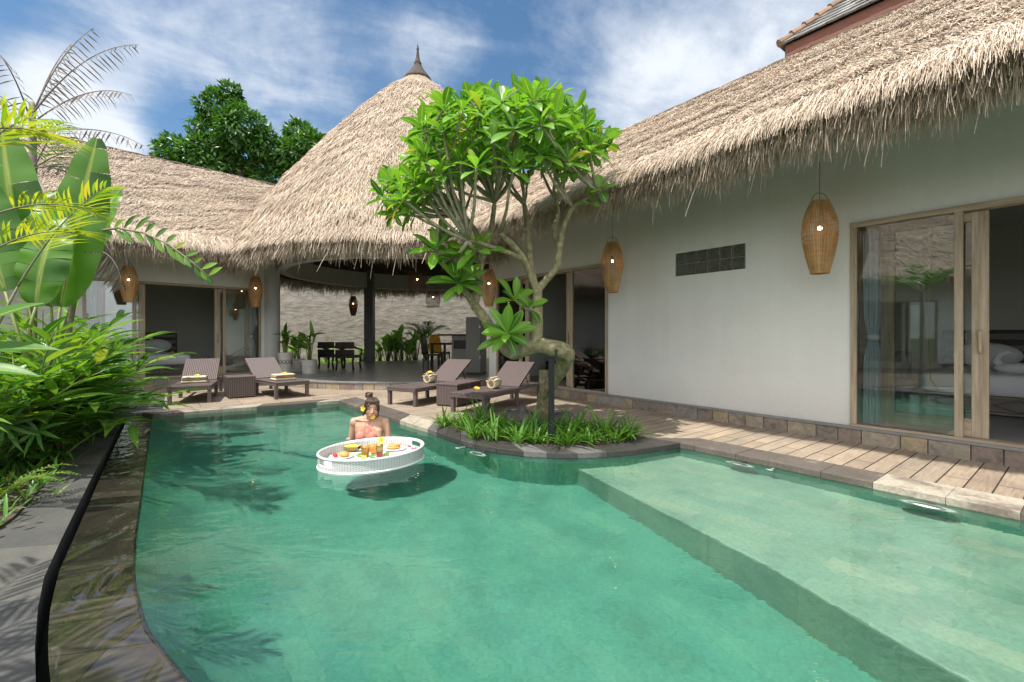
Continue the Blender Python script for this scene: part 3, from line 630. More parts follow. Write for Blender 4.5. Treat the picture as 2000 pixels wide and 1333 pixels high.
def wall_mb(mb, x0, x1, y0, y1, z0, z1, ops):
    ops = sorted(ops); x = x0
    for a, b, c, d in ops:
        if a > x: mb.box(x, a, y0, y1, z0, z1)
        if c > z0: mb.box(a, b, y0, y1, z0, c)
        if d < z1: mb.box(a, b, y0, y1, d, z1)
        x = b
    if x < x1: mb.box(x, x1, y0, y1, z0, z1)
FZ = 0.17
def sliding_door(bld, xa, xb, z0, z1, sash=0.885, slide=0.25, lead=1, lo_open=True, hi_open=True):
    """fixed glazed sashes at both ends, a sliding leaf drawn open behind each"""
    fw = 0.055
    f = MB()
    f.box(xa, xb, -0.11, 0.025, z1 - fw, z1); fr = obj('door_frame', f, M_TEAKH, bld, bevel=0.004)
    f = MB(); f.box(xa, xb, -0.11, 0.03, z0, z0 + 0.03); obj('door_sill', f, M_TEAKH, fr, bevel=0.004)
    for q0, q1 in ((xa, xa + fw), (xb - fw, xb)): f = MB(); f.box(q0, q1, -0.11, 0.022, z0 + 0.03, z1 - fw); obj('jamb', f, M_TEAKV, fr, bevel=0.004)
    for s, e in ((1, xa), (-1, xb)):
        f = MB(); m0, m1 = sorted((e + s * (sash - 0.06), e + s * sash)); f.box(m0, m1, -0.035, 0.02, z0 + 0.03, z1 - fw)
        obj('mullion', f, M_TEAKV, fr, bevel=0.004)
        f = MB(); g0, g1 = sorted((e + s * (fw - 0.004), e + s * (sash - 0.058))); f.box(g0, g1, -0.012, -0.006, z0 + 0.028, z1 - fw + 0.004)
        obj('pane', f, M_GLASS, fr)
        l0, l1 = sorted((e + s * slide, e + s * (slide + 0.80)))
        lf = MB(); zt = z1 - fw - 0.006; zb = z0 + 0.034
        lf.box(l0 + 0.115, l1 - 0.115, -0.093, -0.052, zb, zb + 0.17); leaf = obj('sliding_leaf', lf, M_TEAKH, bld, bevel=0.004)
        for q0 in (l0, l1 - 0.115): f = MB(); f.box(q0, q0 + 0.115, -0.095, -0.05, zb, zt); obj('stile', f, M_TEAKV, leaf, bevel=0.004)
        f = MB(); f.box(l0 + 0.115, l1 - 0.115, -0.093, -0.052, zt - 0.09, zt); obj('rail', f, M_TEAKH, leaf, bevel=0.004)
        f = MB(); f.box(l0 + 0.11, l1 - 0.11, -0.076, -0.070, zb + 0.165, zt - 0.085); obj('pane', f, M_GLASS, leaf)
        hx = (l1 - 0.055) if s > 0 else (l0 + 0.055); f = MB()
        f.tube([(hx, -0.03, 1.0), (hx, -0.018, 1.03), (hx, -0.018, 1.19), (hx, -0.03, 1.22)], [0.011, 0.014, 0.014, 0.011], 8)
        f.tube([(hx, -0.052, 1.02), (hx, -0.02, 1.02)], 0.009, 6); f.tube([(hx, -0.052, 1.2), (hx, -0.02, 1.2)], 0.009, 6)
        obj('handle', f, M_TEAKV, leaf, smooth=True)

def room(mb, fl, x0, x1, depth):
    mb.box(x0 - 0.1, x0, -depth, -0.15, FZ, 2.9); mb.box(x1, x1 + 0.1, -depth, -0.15, FZ, 2.9)
    mb.box(x0 - 0.1, x1 + 0.1, -depth - 0.1, -depth, FZ, 2.9); mb.box(x0 - 0.1, x1 + 0.1, -depth - 0.1, -0.15, 2.9, 3.0)
    fl.box(x0, x1, -depth, -0.15, FZ - 0.02, FZ + 0.004)

def wing(label, origin, rz, wx, doors, extra_ops, eave, ridge, half, rooms, n_straw, n_fringe, plinth_x, wd):
    b = thing('villa_wing', label, 'building', (*origin, 0), rz)
    m = MB(); ops = [(a, c, FZ, 2.40) for a, c in doors] + extra_ops
    wall_mb(m, wx[0], wx[1], -0.15, 0.0, FZ, 3.55, ops)
    m.box(wx[0], wx[0] + 0.15, -2 * half, -0.15, FZ, 3.55); m.box(wx[1] - 0.15, wx[1], -2 * half, -0.15, FZ, 3.55); m.box(wx[0], wx[1], -2 * half - 0.15, -2 * half, FZ, 3.55)
    obj('wall', m, M_WALL, b)
    m = MB(); m.box(plinth_x[0], plinth_x[1], -2 * half, 0.0, -1.0, FZ - 0.002); obj('floor_slab', m, M_PAVFLOOR, b)
    m = MB(); x = plinth_x[0]
    while x < plinth_x[1] - 0.1:
        w = min(random.uniform(0.2, 0.33), plinth_x[1] - x); m.box(x + 0.003, x + w - 0.003, 0.0, 0.05 + random.uniform(-0.004, 0.004), -0.1, FZ - 0.028); x += w
    pl = obj('plinth', m, M_PLINTH, b, bevel=0.006)
    m = MB(); m.box(plinth_x[0], plinth_x[1], 0.0, 0.058, FZ - 0.026, FZ + 0.004); obj('plinth_ledge', m, M_GREYSTONE, pl, bevel=0.005)
    for a, c in doors: sliding_door(b, a, c, FZ, 2.40)
    m, fl = MB(), MB()
    for r0, r1 in rooms: room(m, fl, r0, r1, 4.4)
    obj('room_walls', m, M_ROOM, b); obj('room_floor', fl, M_PAVFLOOR, b)
    oe, ze, zr = 1.50, 3.08, 6.15
    eA, eB = (eave[0], oe, ze), (eave[1], oe, ze); rA, rB = (ridge[0], -half, zr), (ridge[1], -half, zr)
    m = MB(); K = 36; rows = []
    for j in range(19):
        f = j / 18; q = []
        for i in range(K + 1):
            a = i / K; p = Vector(eA).lerp(Vector(eB), a).lerp(Vector(rA).lerp(Vector(rB), a), f)
            c = (f * 9) % 1 if j not in (0, 18) else 0.0
            q.append(p + Vector((0, 0.6, 0.8)) * random.uniform(-0.006, 0.02))
        rows.append(q)
    bk = [[Vector((p.x, -2 * half - (p.y), p.z)) for p in r] for r in rows[::-1]]
    m.rings(rows + bk[1:], close=False)
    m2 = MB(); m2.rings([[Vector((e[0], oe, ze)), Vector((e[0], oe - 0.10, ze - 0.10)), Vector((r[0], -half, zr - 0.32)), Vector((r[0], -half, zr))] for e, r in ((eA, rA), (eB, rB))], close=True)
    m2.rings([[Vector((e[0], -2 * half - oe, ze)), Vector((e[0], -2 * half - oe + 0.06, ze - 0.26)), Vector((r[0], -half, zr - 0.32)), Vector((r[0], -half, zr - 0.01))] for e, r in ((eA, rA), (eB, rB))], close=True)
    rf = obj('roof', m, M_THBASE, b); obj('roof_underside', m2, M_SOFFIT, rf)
    V = slope_straw(eA, eB, rA, rB, n_straw, wd=wd, courses=6)
    Vb = slope_straw((eA[0], -2 * half - oe, ze), (eB[0], -2 * half - oe, ze), rA, rB, n_straw // 8, wd=wd * 1.6)
    obj('thatch', strandmesh('thatch', np.concatenate([V, Vb]), 1), M_THATCH, rf)
    L = eave[1] - eave[0]
    def F(a): return np.stack([eave[0] + L * a, np.full_like(a, oe + 0.02), np.full_like(a, ze)], 1), np.tile(np.array([[0, 1.0, 0]]), (len(a), 1))
    obj('eave_fringe', strandmesh('eave_fringe', fringe_straw(F, n_fringe, wd=wd), 3), M_FRINGE, rf)
    # ridge roll
    m = MB(); k = 60; pts = [Vector(rA).lerp(Vector(rB), i / k) + Vector((0, 0, 0.015 + random.uniform(-0.012, 0.015))) for i in range(k + 1)]
    m.tube(pts, 0.06, 7); obj('ridge_roll', m, M_SOFFIT, rf, smooth=True)
    return b
random.seed(11)
WR_B = wing('long white villa wing on the right with a shaggy thatched roof and glass block window', A0, RZ_R, (-9, 6.62), [(-3.51, -0.305), (3.116, 6.32)], [(0.835, 1.855, 2.035, 2.37)],
            (-6.5, 6.3), (-6.5, 9.3), 3.0, [(-4.3, 0.4), (2.6, 6.5)], 240000, 32000, (-9, 6.9), 0.0078)
# glass block window: twelve blocks in two rows
m = MB(); g = MB(); g.box(0.835, 1.855, -0.11, -0.03, 2.035, 2.37)
for i in range(6):
    for j in range(2):
        x = 0.835 + 0.17 * i; z = 2.035 + 0.1675 * j; m.box(x + 0.008, x + 0.162, -0.09, -0.012, z + 0.008, z + 0.1595)
gw = obj('glass_block_window', m, M_GBLOCK, WR_B, bevel=0.012); obj('window_grout', g, M_GREYSTONE, gw)
WL_B = wing('low thatched villa wing on the left behind the two striped-towel loungers', B0, RZ_L, (-2.62, 4.0), [(-2.42, 1.05)], [],
            (-1.45, 5.2), (-5.6, 5.2), 3.0, [(-2.5, 1.6)], 110000, 13000, (-3.0, 4.2), 0.0115)

# ------------------------------------------------------------ round pavilion
pav = thing('round_pavilion', 'open round pavilion under a tall conical thatched roof with a dark spire', 'pavilion', (*PC, 0))
prof = np.array([(0.40, 8.98), (1.0, 8.38), (1.67, 7.66), (2.51, 6.70), (3.74, 5.16), (4.5, 4.0), (5.0, 3.12)])
arc = np.concatenate([[0], np.cumsum(np.linalg.norm(np.diff(prof, axis=0), axis=1))]); arc /= arc[-1]
def cone(f): return np.interp(f, arc, prof[:, 0]), np.interp(f, arc, prof[:, 1])
m = MB(); rs = []
for j in range(31):
    r, z = cone(j / 30); sw = 0.0
    rs.append([Vector((math.cos(2 * math.pi * i / 72) * (r + sw + random.uniform(-.012, .012)), math.sin(2 * math.pi * i / 72) * (r + sw + random.uniform(-.012, .012)), z)) for i in range(72)])
m.rings(rs, True, True, False); rf = obj('cone_roof', m, M_THBASE, pav)
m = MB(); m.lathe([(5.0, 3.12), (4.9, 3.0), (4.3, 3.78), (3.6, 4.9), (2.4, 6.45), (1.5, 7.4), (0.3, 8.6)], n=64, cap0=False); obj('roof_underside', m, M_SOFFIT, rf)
n = 190000; f = np.sqrt(RNG.random(n) * 0.995 + 0.005); th = RNG.random(n) * 2 * np.pi; courses = 13
cb = f * 9 + 0.3 * np.sin(th * 7 + f * 11) + 0.25 * np.sin(th * 17 + 1) + 0.15 * np.sin(th * 41) + RNG.normal(0, 0.10, n); k = np.floor(cb); fr = cb - k
f += 0.006 * np.sin(th * 9 + k)
f = np.clip(f, 0, 1); r, z = cone(f); r2, z2 = cone(np.clip(f + 0.02, 0, 1.0)); r1, z1 = cone(np.clip(f - 0.02, 0, 1))
rad = np.stack([np.cos(th), np.sin(th), 0 * th], 1); tan = np.stack([-np.sin(th), np.cos(th), 0 * th], 1)
S = rad * (r2 - r1)[:, None]; S[:, 2] = z2 - z1; S /= np.linalg.norm(S, axis=1, keepdims=True); Nn = np.cross(tan, S); Nn *= np.sign(Nn[:, 2:3])
Pt = rad * r[:, None]; Pt[:, 2] = z; Pt += Nn * (0.02 + 0.045 * fr + RNG.normal(0, 0.015, n))[:, None]
D = S + tan * RNG.normal(0, 0.24, n)[:, None] + Nn * RNG.normal(0.05, 0.07, n)[:, None]
obj('thatch', strandmesh('thatch', blades(Pt, D, Nn + RNG.normal(0, 0.35, (n, 3)), 0.19 * RNG.uniform(0.5, 1.25, n), 0.0125 * RNG.uniform(0.6, 1.5, n), 1), 1), M_THATCH, rf)
def Fc(a):
    th = a * 2 * np.pi; o = np.stack([np.cos(th), np.sin(th), 0 * th], 1); p = o * 5.02; p[:, 2] = 3.10; return p, o
obj('eave_fringe', strandmesh('eave_fringe', fringe_straw(Fc, 34000, ln=(0.18, 0.48), wd=0.0135), 3), M_FRINGE, rf)
m = MB(); m.lathe([(0.46, 8.93), (0.40, 9.06), (0.27, 9.22), (0.16, 9.38), (0.105, 9.5), (0.12, 9.53), (0.085, 9.58), (0.05, 9.75), (0.03, 9.92), (0.045, 9.97), (0.012, 10.02)], n=18)
for i in range(7): a = i * 0.9; m.tube([(0, 0, 9.9), (0.03 * math.cos(a), 0.03 * math.sin(a), 10.05 + 0.04 * (i % 3))], [0.015, 0.004], 4)
obj('spire', m, noisy('dark_fibre', (0.035, 0.028, 0.024), (0.12, 0.095, 0.08), 20, 0.9, 0.6, 0.02), rf, smooth=True)
m = MB(); m.prism([(4.25 * math.cos(2 * math.pi * i / 72), 4.25 * math.sin(2 * math.pi * i / 72)) for i in range(72)], -1.0, FZ - 0.006); obj('floor_slab', m, M_PAVFLOOR, pav)
m = MB(); a = math.pi * 1.02
while a < math.pi * 2.02:
    w = random.uniform(0.045, 0.085)
    pts = [(rr * math.cos(q), rr * math.sin(q)) for rr, q in ((4.25, a + 0.001), (4.31, a + 0.001), (4.31, a + w / 2), (4.31, a + w - 0.001), (4.25, a + w - 0.001))]
    m.prism(pts, -0.1, FZ - 0.03); a += w
obj('plinth', m, M_PLINTH, pav, bevel=0.006)
m = MB(); q = [math.pi * (1.02 + i / 60) for i in range(61)]
m.prism([(4.325 * math.cos(t), 4.325 * math.sin(t)) for t in q] + [(4.2 * math.cos(t), 4.2 * math.sin(t)) for t in q[::-1]], FZ - 0.028, FZ - 0.001); obj('plinth_ledge', m, M_GREYSTONE, pav)
m = MB(); rs = []
for rr, z in ((3.62, 2.92), (3.84, 2.92), (3.84, 3.46), (3.62, 3.46), (3.62, 2.92)): rs.append([Vector((rr * math.cos(2 * math.pi * i / 64), rr * math.sin(2 * math.pi * i / 64), z)) for i in range(64)])
m.rings(rs, True, False, False); obj('ring_beam', m, M_GREYWALL, pav, fix=True)
for i, (x, y) in enumerate(((-6.53, 12.38), (-5.27, 16.85), (0.15, 16.1), (-2.3, 17.75))):
    if i == 3: continue
    m = MB(); p = Vector((x, y, 0)) - Vector((*PC, 0)); rr = 0.20 if i == 0 else 0.17
    if i == 0: m.lathe([(rr, FZ - 0.02), (rr, 3.5)], (p.x, p.y, 0), 28); c = obj('column', m, M_COLUMN, pav, smooth=False)
    else:
        m.box(p.x - 0.16, p.x + 0.16, p.y - 0.16, p.y + 0.16, FZ - 0.02, 3.55); c = obj('column', m, M_GREYPAINT, pav, bevel=0.01)
# rear garden wall, bed behind the pavilion
gw = MB(); K = 60; rows = []
for j in range(13):
    q = []
    for i in range(K + 1):
        u = i / K; x = -16 + 26 * u; y = 20.6 - 2.2 * (u - 0.45) ** 2 * 2
        q.append(Vector((x, y + random.uniform(-0.03, 0.03), 4.4 - 4.7 * j / 12)))
    rows.append(q)
gw.rings(rows, close=False)
rows2 = [[p + Vector((0, 0.25, 0)) for p in r] for r in rows[::-1]]; gw.rings([rows[0], rows2[-1]], close=False); gw.rings(rows2, close=False)
tag(obj('garden_wall', gw, M_GARDENWALL, smooth=True, loc=(-3, 20.5, 0)), 'rough grey rendered wall closing the garden behind the round pavilion', 'wall')
mb = MB(); mb.sheet([(-16, 17), (10, 17), (10, 21), (-16, 21)], -0.02); struct('garden_bed', mb, M_SOIL)

# ------------------------------------------------------------ shingled upper roof above the right wing
up = thing('upper_storey', 'upper storey with a grey shingle roof and red-brown eave board above the thatch', 'building', (*A0, 0), RZ_R)
m = MB(); m.box(-9, 1.05, -8.2, -3.9, 3.3, 6.42); obj('wall', m, M_WALL, up)
m = MB(); m.box(-9.4, 1.50, -3.02, -2.96, 6.21, 6.42); m.box(1.47, 1.53, -8.6, -3.025, 6.21, 6.42); obj('eave_board', m, M_FASCIA, up, bevel=0.006)
m = MB(); m.box(-9.4, 1.46, -8.6, -3.03, 6.36, 6.41); obj('soffit', m, M_FASCIA, up)
m = MB(); C1, H1 = Vector((1.58, -2.90, 6.43)), Vector((-1.15, -5.7, 9.05)); L1, L2 = Vector((-9.5, -2.90, 6.43)), Vector((-9.5, -5.7, 9.05)); D1 = Vector((1.58, -8.7, 6.44))
a = len(m.v)
for p in (C1, L1, L2, H1, D1, Vector((-9.5, -8.7, 6.44))): m.vert(p)
m.face(a, a + 3, a + 2, a + 1); m.face(a, a + 4, a + 3); m.face(a + 4, a + 5, a + 2, a + 3); rf = obj('roof', m, M_TILEROOF, up)
m = MB()
def tiles(m, A, B, Cc, Dd, n):  # A-B eave, Dd-Cc ridge
    for j in range(n):
        f0, f1 = j / n, min(1.0, (j + 1.35) / n); p0, q0, p1, q1 = A.lerp(Dd, f0), B.lerp(Cc, f0), A.lerp(Dd, f1), B.lerp(Cc, f1)
        x = 0.0; Lr = (q0 - p0).length; nn = (B - A).cross(Dd - A).normalized(); nn = nn if nn.z > 0 else -nn
        while x < Lr - 0.05:
            w = min(random.uniform(0.16, 0.28), Lr - x); u0, u1 = x / Lr + 0.004 / Lr, (x + w) / Lr - 0.004 / Lr; i = len(m.v); t = 0.032 + random.uniform(-0.006, 0.008)
            for p in (p0.lerp(q0, u0) + nn * t, p0.lerp(q0, u1) + nn * t, p1.lerp(q1, u1) + nn * 0.01, p1.lerp(q1, u0) + nn * 0.01, p0.lerp(q0, u0), p0.lerp(q0, u1)): m.vert(p)
            m.face(i, i + 1, i + 2, i + 3); m.face(i + 4, i + 5, i + 1, i); x += w
tiles(m, C1, L1, L2, H1, 20); tiles(m, D1, C1, H1, H1 + Vector((0, -0.001, 0)), 20)
obj('shingles', m, M_TILEROOF, rf)
m = MB()
for i in range(18):
    p, q = C1.lerp(H1, i / 18), C1.lerp(H1, (i + 1.15) / 18); d = (q - p)
    m.tube([p + Vector((0, 0, 0.05)), q + Vector((0, 0, 0.025))], [0.075, 0.055], 8)
obj('hip_tiles', m, M_RIDGETILE, rf)

random.seed(12)
wing('thatched wing across the garden, seen only as a reflection in the big glass door', (-9.6, -1.5), R(-90), (-6.0, 7.0), [(-1.5, 1.7)], [], (-6.8, 8.0), (-6.8, 8.0), 3.0, [(-2.5, 2.5)], 22000, 4000, (-6.5, 7.2), 0.022)
# ------------------------------------------------------------ pendant lamps
def pendant(label, loc, top_z, scale=1.0, group=None, dark=False, prof=None, name='pendant_lamp', slats=60):
    """loc = centre of the shade bottom; shade 0.76 m high"""
    b = thing(name, label, 'lamp', loc, 0, group); h = 0.76 * scale
    prof = prof or [(0.085, 0.0), (0.125, 0.16), (0.157, 0.33), (0.168, 0.46), (0.155, 0.60), (0.12, 0.72), (0.085, 0.80)]
    prof = [(r * scale, z * h / 0.80) for r, z in prof]
    zs = [h * i / 14 for i in range(15)]; rr = np.interp(zs, [p[1] for p in prof], [p[0] for p in prof])
    m = MB()
    for i in range(slats):
        a = 2 * math.pi * i / slats; c, s = math.cos(a), math.sin(a); w = 0.0052 * scale * (60 / slats)
        m.rings([[(r * c - s * w, r * s + c * w, z), (r * c + s * w, r * s - c * w, z)] for r, z in zip(rr, zs)], close=False)
    for f in [k / 16 for k in range(17)]:
        z = h * f; r = float(np.interp(z, zs, rr)); t = 0.007 * scale if f in (0.0, 1.0) else (0.0042 if round(f * 16) % 4 == 0 else 0.0022) * scale
        m.tube([(r * math.cos(2 * math.pi * i / 28), r * math.sin(2 * math.pi * i / 28), z) for i in range(29)], t, 5, False)
    obj('lamp_shade', m, M_DARKRATTAN if dark else M_RATTAN, b)
    m = MB(); r0 = prof[-1][0]
    m.tube([(r0 * math.cos(t), 0, h + r0 * 1.05 * math.sin(t)) for t in [math.pi * i / 12 for i in range(13)]], 0.0035 * scale, 5)
    obj('hoop_handle', m, M_DARKRATTAN, b)
    m = MB(); m.tube([(0, 0, h * 0.70), (0, 0, top_z - loc[2])], 0.0028, 5); obj('cord', m, M_METAL, b)
    m = MB(); m.lathe([(0.018, h * 0.66), (0.02, h * 0.72), (0.012, h * 0.74)], n=12); obj('bulb_socket', m, M_METAL, b)
    m = MB(); m.ell((0, 0, h * 0.625), 0.022 * scale ** 0.5, n=10, m=7); obj('bulb', m, M_BULB, b, smooth=True)
    return b
def lampat(label, px, py_bot, o, dark=False, **kw):
    Y = (6.037 - o) / (0.7878 * (px - 1000) / FPX + 0.6159); p = Q(px, py_bot, Y)
    return pendant(label, tuple(p), 3.0, **kw)
LG = 'rattan lamps under the eaves'
lampat('large rattan lamp hanging on the white wall beside the big glass door', 1601, 534, 0.5, group=LG)
lampat('rattan lamp hanging beside the narrow glazed door left of the glass blocks', 1196, 571, 0.5, group=LG)
lampat('rattan lamp hanging at the pavilion end of the white wing, behind the plumeria', 955, 598, 0.5, group=LG)
def lampL(label, px, py, y):
    # depth where the pixel column meets the plane y (local) in front of the left wing
    k = (px - 1000) / FPX; Y = (13.242 - y) / (0.69 - 0.723 * k); p = Q(px, py, Y); return pendant(label, tuple(p), 3.0, group=LG)
lampL('rattan lamp hanging left of the open bedroom door, above the ginger leaves', 251, 590, 0.55)
lampL('rattan lamp hanging beside the round column at the end of the left wing', 499, 600, 0.55)
p = Q(690, 617, 15.2); pendant('small dark woven lamp hanging in front of the rear garden wall', tuple(p), 3.0, 0.85, dark=True)
DR = [(0.30, 0.0), (0.34, 0.18), (0.36, 0.40), (0.34, 0.62), (0.30, 0.80)]
p = Q(815, 572, 11.8); pendant('wide round brown basket lamp hanging high inside the pavilion', tuple(p), 4.2, 0.72, dark=True, prof=DR, slats=90)
p = Q(846, 600, 13.2); pendant('smaller brown basket lamp hanging low behind the wide basket lamp', tuple(p), 4.2, 0.6, dark=True, prof=DR, slats=90)

# ------------------------------------------------------------ loungers, side tables
def make_lounger(label, loc, rz, g='brown wicker sun loungers'):
    """local: foot end at y=0, head towards +y, width 0.60, seat top at 0.31"""
    b = thing('sun_lounger', label, 'sun lounger', loc, rz, g); w, L, hy = 0.31, 1.92, 1.08
    m = MB(); m.box(-w, w, 0.0, hy, 0.275, 0.308); obj('seat', m, M_WICKER, b, bevel=0.008)
    m = MB()
    for s in (-1, 1): m.box(min(s * w, s * (w - 0.05)), max(s * w, s * (w - 0.05)), hy + 0.001, L, 0.262, 0.304)
    m.box(-w + 0.051, w - 0.051, L - 0.05, L, 0.264, 0.302); m.box(-w, w, 0.002, hy - 0.002, 0.235, 0.274)
    obj('side_rails', m, M_WICKERP, b, bevel=0.006)
    ang = R(33); T = Matrix.Translation((0, hy + 0.005, 0.30)) @ Matrix.Rotation(ang, 4, 'X')
    m = MB(); m.box(-w + 0.02, w - 0.02, 0.0, 0.70, -0.012, 0.022); mo = obj('backrest', m, M_WICKER, b, bevel=0.008); mo.matrix_local = T
    m = MB(); m.tube([(0.2, hy + 0.38, 0.29 + 0.22), (0.2, hy + 0.52, 0.27)], 0.008, 6); m.tube([(-0.2, hy + 0.38, 0.29 + 0.22), (-0.2, hy + 0.52, 0.27)], 0.008, 6); m.tube([(-0.2, hy + 0.52, 0.27), (0.2, hy + 0.52, 0.27)], 0.008, 6)
    obj('back_prop', m, M_METAL, b)
    for x in (-1, 1):
        for y in (0.05, 1.02, 1.84):
            m = MB(); cx = x * (w - 0.03); m.box(cx - 0.028, cx + 0.028, y - 0.03, y + 0.03, 0.0, 0.262 if y > 1.5 else 0.236); obj('leg', m, M_WICKERP, b, bevel=0.005)
    return b
def place(pa, pb):   # the two ground points of the front legs (left, right as seen from the foot) -> origin, rz
    a, q = Vector(xy(pa)), Vector(xy(pb)); d = (q - a).normalized(); c = (a + q) / 2; hd = Vector((-d.y, d.x))
    return Vector((c.x, c.y, 0)) - Vector((hd.x, hd.y, 0)) * 0.03, math.atan2(-hd.x, hd.y), hd, d
o1, r1, h1, d1 = place(P(329.4, 791.6), P(410, 787))
lg = make_lounger('brown wicker lounger at the far left with the raised back, next to the planting bed', o1, r1)
o2, r2, h2, d2 = place(P(538.6, 780.8), P(602, 774.5))
x = dup(lg, o2, r2, 'brown wicker lounger between the cube table and the pavilion step')
o3, r3, h3, d3 = place(P(759.5, 790.3), P(810.5, 795.4))
x = dup(lg, o3, r3, 'rear of the two brown wicker loungers beside the planter, holding a rolled towel')
o4, r4, h4, d4 = place(P(883, 806), P(945, 812.5))
x = dup(lg, o4, r4, 'front brown wicker lounger behind the planter leaves, with a loose yellow flower on it')
def cube_table(label, c, rz, sx, sy, h, g='wicker side tables'):
    b = thing('side_table', label, 'side table', (c[0], c[1], 0), rz, g)
    m = MB(); m.box(-sx / 2, sx / 2, -sy / 2, sy / 2, 0.015, h - 0.03); obj('table_body', m, M_WICKER, b, bevel=0.01)
    m = MB(); m.box(-sx / 2 - 0.006, sx / 2 + 0.006, -sy / 2 - 0.006, sy / 2 + 0.006, h - 0.03, h); obj('table_top', m, M_WICKERP, b, bevel=0.008)
    for x in (-1, 1):
        for y in (-1, 1):
            m = MB(); cx, cy = x * (sx / 2 - 0.03), y * (sy / 2 - 0.03); m.box(cx - 0.02, cx + 0.02, cy - 0.02, cy + 0.02, 0, 0.016); obj('foot', m, M_METAL, b)
fa, fb, fl = P(446.4, 780), P(498, 776), P(428.6, 774.5)
dx = Vector(xy(fb - fa)).normalized(); dy = Vector((-dx.y, dx.x)); c = Vector(xy(fa)) + dx * 0.22 + dy * 0.27
cube_table('brown wicker cube table between the two loungers that hold folded towels', c, math.atan2(dx.y, dx.x), 0.44, 0.52, 0.40)
fa, fb = P(852, 793), P(896, 796.5)
dx = Vector(xy(fb - fa)).normalized(); dy = Vector((-dx.y, dx.x)); c = Vector(xy(fa)) + dx * 0.205 + dy * 0.19
cube_table('front brown wicker cube table between the two loungers by the planter', c, math.atan2(dx.y, dx.x), 0.41, 0.38, 0.375)
cube_table('rear brown wicker cube table half hidden by the front lounger by the planter', c + dy * 0.40 + dx * 0.0, math.atan2(dx.y, dx.x), 0.41, 0.38, 0.375)

# ------------------------------------------------------------ flowers and towels
def flower_mb(m, c, r=0.035, nrm=(0, -0.3, 1), n=5):
    nrm = Vector(nrm).normalized(); u = nrm.orthogonal().normalized(); v = nrm.cross(u)
    for i in range(n):
        a = 2 * math.pi * i / n; d = u * math.cos(a) + v * math.sin(a); m.leaf(Vector(c) + d * r * 0.1, d + nrm * 0.55, nrm, r, r * 0.85, 4, -0.7 if False else 0.9, 0.1, 0.75, 0, 0.7)
def flower(label, c, r=0.035, nrm=(0, -0.3, 1), group=None):
    m = MB(); flower_mb(m, c, r, nrm); b = tag(obj('flower', m, M_FLOWER, loc=c), label, 'flower', group)
    q = MB(); nn = Vector(nrm).normalized(); q.ell(nn * r * 0.12, r * 0.2, n=8, m=5); obj('flower_centre', q, M_FLOWERC, b, smooth=True); return b
def towel_stack(label, o, hd, d, along):
    c = o + Vector((hd.x, hd.y, 0)) * along; b = thing('folded_towels', label, 'towels', (c.x, c.y, 0.31), math.atan2(d.y, d.x) + 0.0, 'folded towels on loungers')
    for i, (nm, z0, z1, mt) in enumerate((('lower_towel', 0.0, 0.045, M_CREAM), ('tan_towel', 0.046, 0.085, M_TAN), ('upper_towel', 0.086, 0.115, M_CREAM))):
        m = MB(); w = 0.19 - 0.006 * i; rs = []; zc, hh = (z0 + z1) / 2, (z1 - z0) / 2
        for k in range(9):
            x = -w + 2 * w * k / 8; wob = random.uniform(-.004, .004)
            rs.append([(x, y * 0.115 + wob, zc + z * hh * (1 + random.uniform(-.08, .05)) + random.uniform(-.002, .002)) for y, z in ((-0.9, -1), (0, -1.0), (0.9, -1), (1.03, -0.4), (1.03, 0.4), (0.9, 1), (0, 1.02), (-0.9, 1), (-1.06, 0.5), (-1.06, -0.5))])
        m.rings(rs); obj(nm, m, mt, b, smooth=True)
    return c
c1 = towel_stack('folded cream and tan towels on the far left lounger', o1, h1, d1, 0.62)
flower('yellow flower on the folded towels of the far left lounger', (c1.x + 0.03, c1.y, 0.428), 0.05, group='yellow flowers on towels')
c2 = towel_stack('folded cream and tan towels on the lounger beside the pavilion step', o2, h2, d2, 0.45)
flower('yellow flower on the folded towels of the lounger beside the pavilion step', (c2.x + 0.02, c2.y, 0.428), 0.05, group='yellow flowers on towels')
def rolled(label, o, hd, d, along, side):
    c = o + Vector((hd.x, hd.y, 0)) * along + Vector((d.x, d.y, 0)) * side
    b = thing('rolled_towel', label, 'towel', (c.x, c.y, 0.31), math.atan2(d.y, d.x), 'rolled towels on loungers')
    for nm, r0, mt in (('outer_towel', 0.085, M_CREAM), ('inner_towel', 0.055, M_TAN)):
        m = MB(); rs = []
        for k in range(60):
            a = k * 0.34; r = (r0 - 0.030 + 0.030 * k / 59) if nm == 'outer_towel' else (0.006 + 0.046 * k / 59)
            rs.append([(y2 * (1 + 0.1 * math.sin(a)), 0, 0) for y2 in ()] or [(r * math.cos(a), -0.10, 0.086 + r * math.sin(a)), (r * math.cos(a), 0.10, 0.086 + r * math.sin(a))])
        m.rings(rs, close=False); ob = obj(nm, m, mt, b, smooth=True); sm = ob.modifiers.new('thick', 'SOLIDIFY'); sm.thickness = 0.007
    for i in range(5):
        m = MB(); a = 0.5 + i * 0.55; m.tube([(0.085 * math.cos(a + 0.25 * math.sin(t * 3)), -0.105 + 0.21 * t, 0.086 + 0.087 * math.sin(a + 0.25 * math.sin(t * 3))) for t in [k / 8 for k in range(9)]], 0.014, 6)
        obj('towel_fold', m, M_TAN if i % 2 else M_CREAM, b, smooth=True)
    return c
c3 = rolled('cream and tan rolled towel on the rear lounger beside the planter', o3, h3, d3, 0.80, -0.03)
flower('yellow flower on top of the rolled towel of the rear lounger', (c3.x, c3.y - 0.05, 0.50), 0.045, group='yellow flowers on towels')
c4 = rolled('cream and tan rolled towel on the front lounger behind the planter', o4, h4, d4, 0.74, 0.02)
pf4 = o4 + Vector((h4.x, h4.y, 0)) * 0.52 + Vector((d4.x, d4.y, 0)) * -0.17
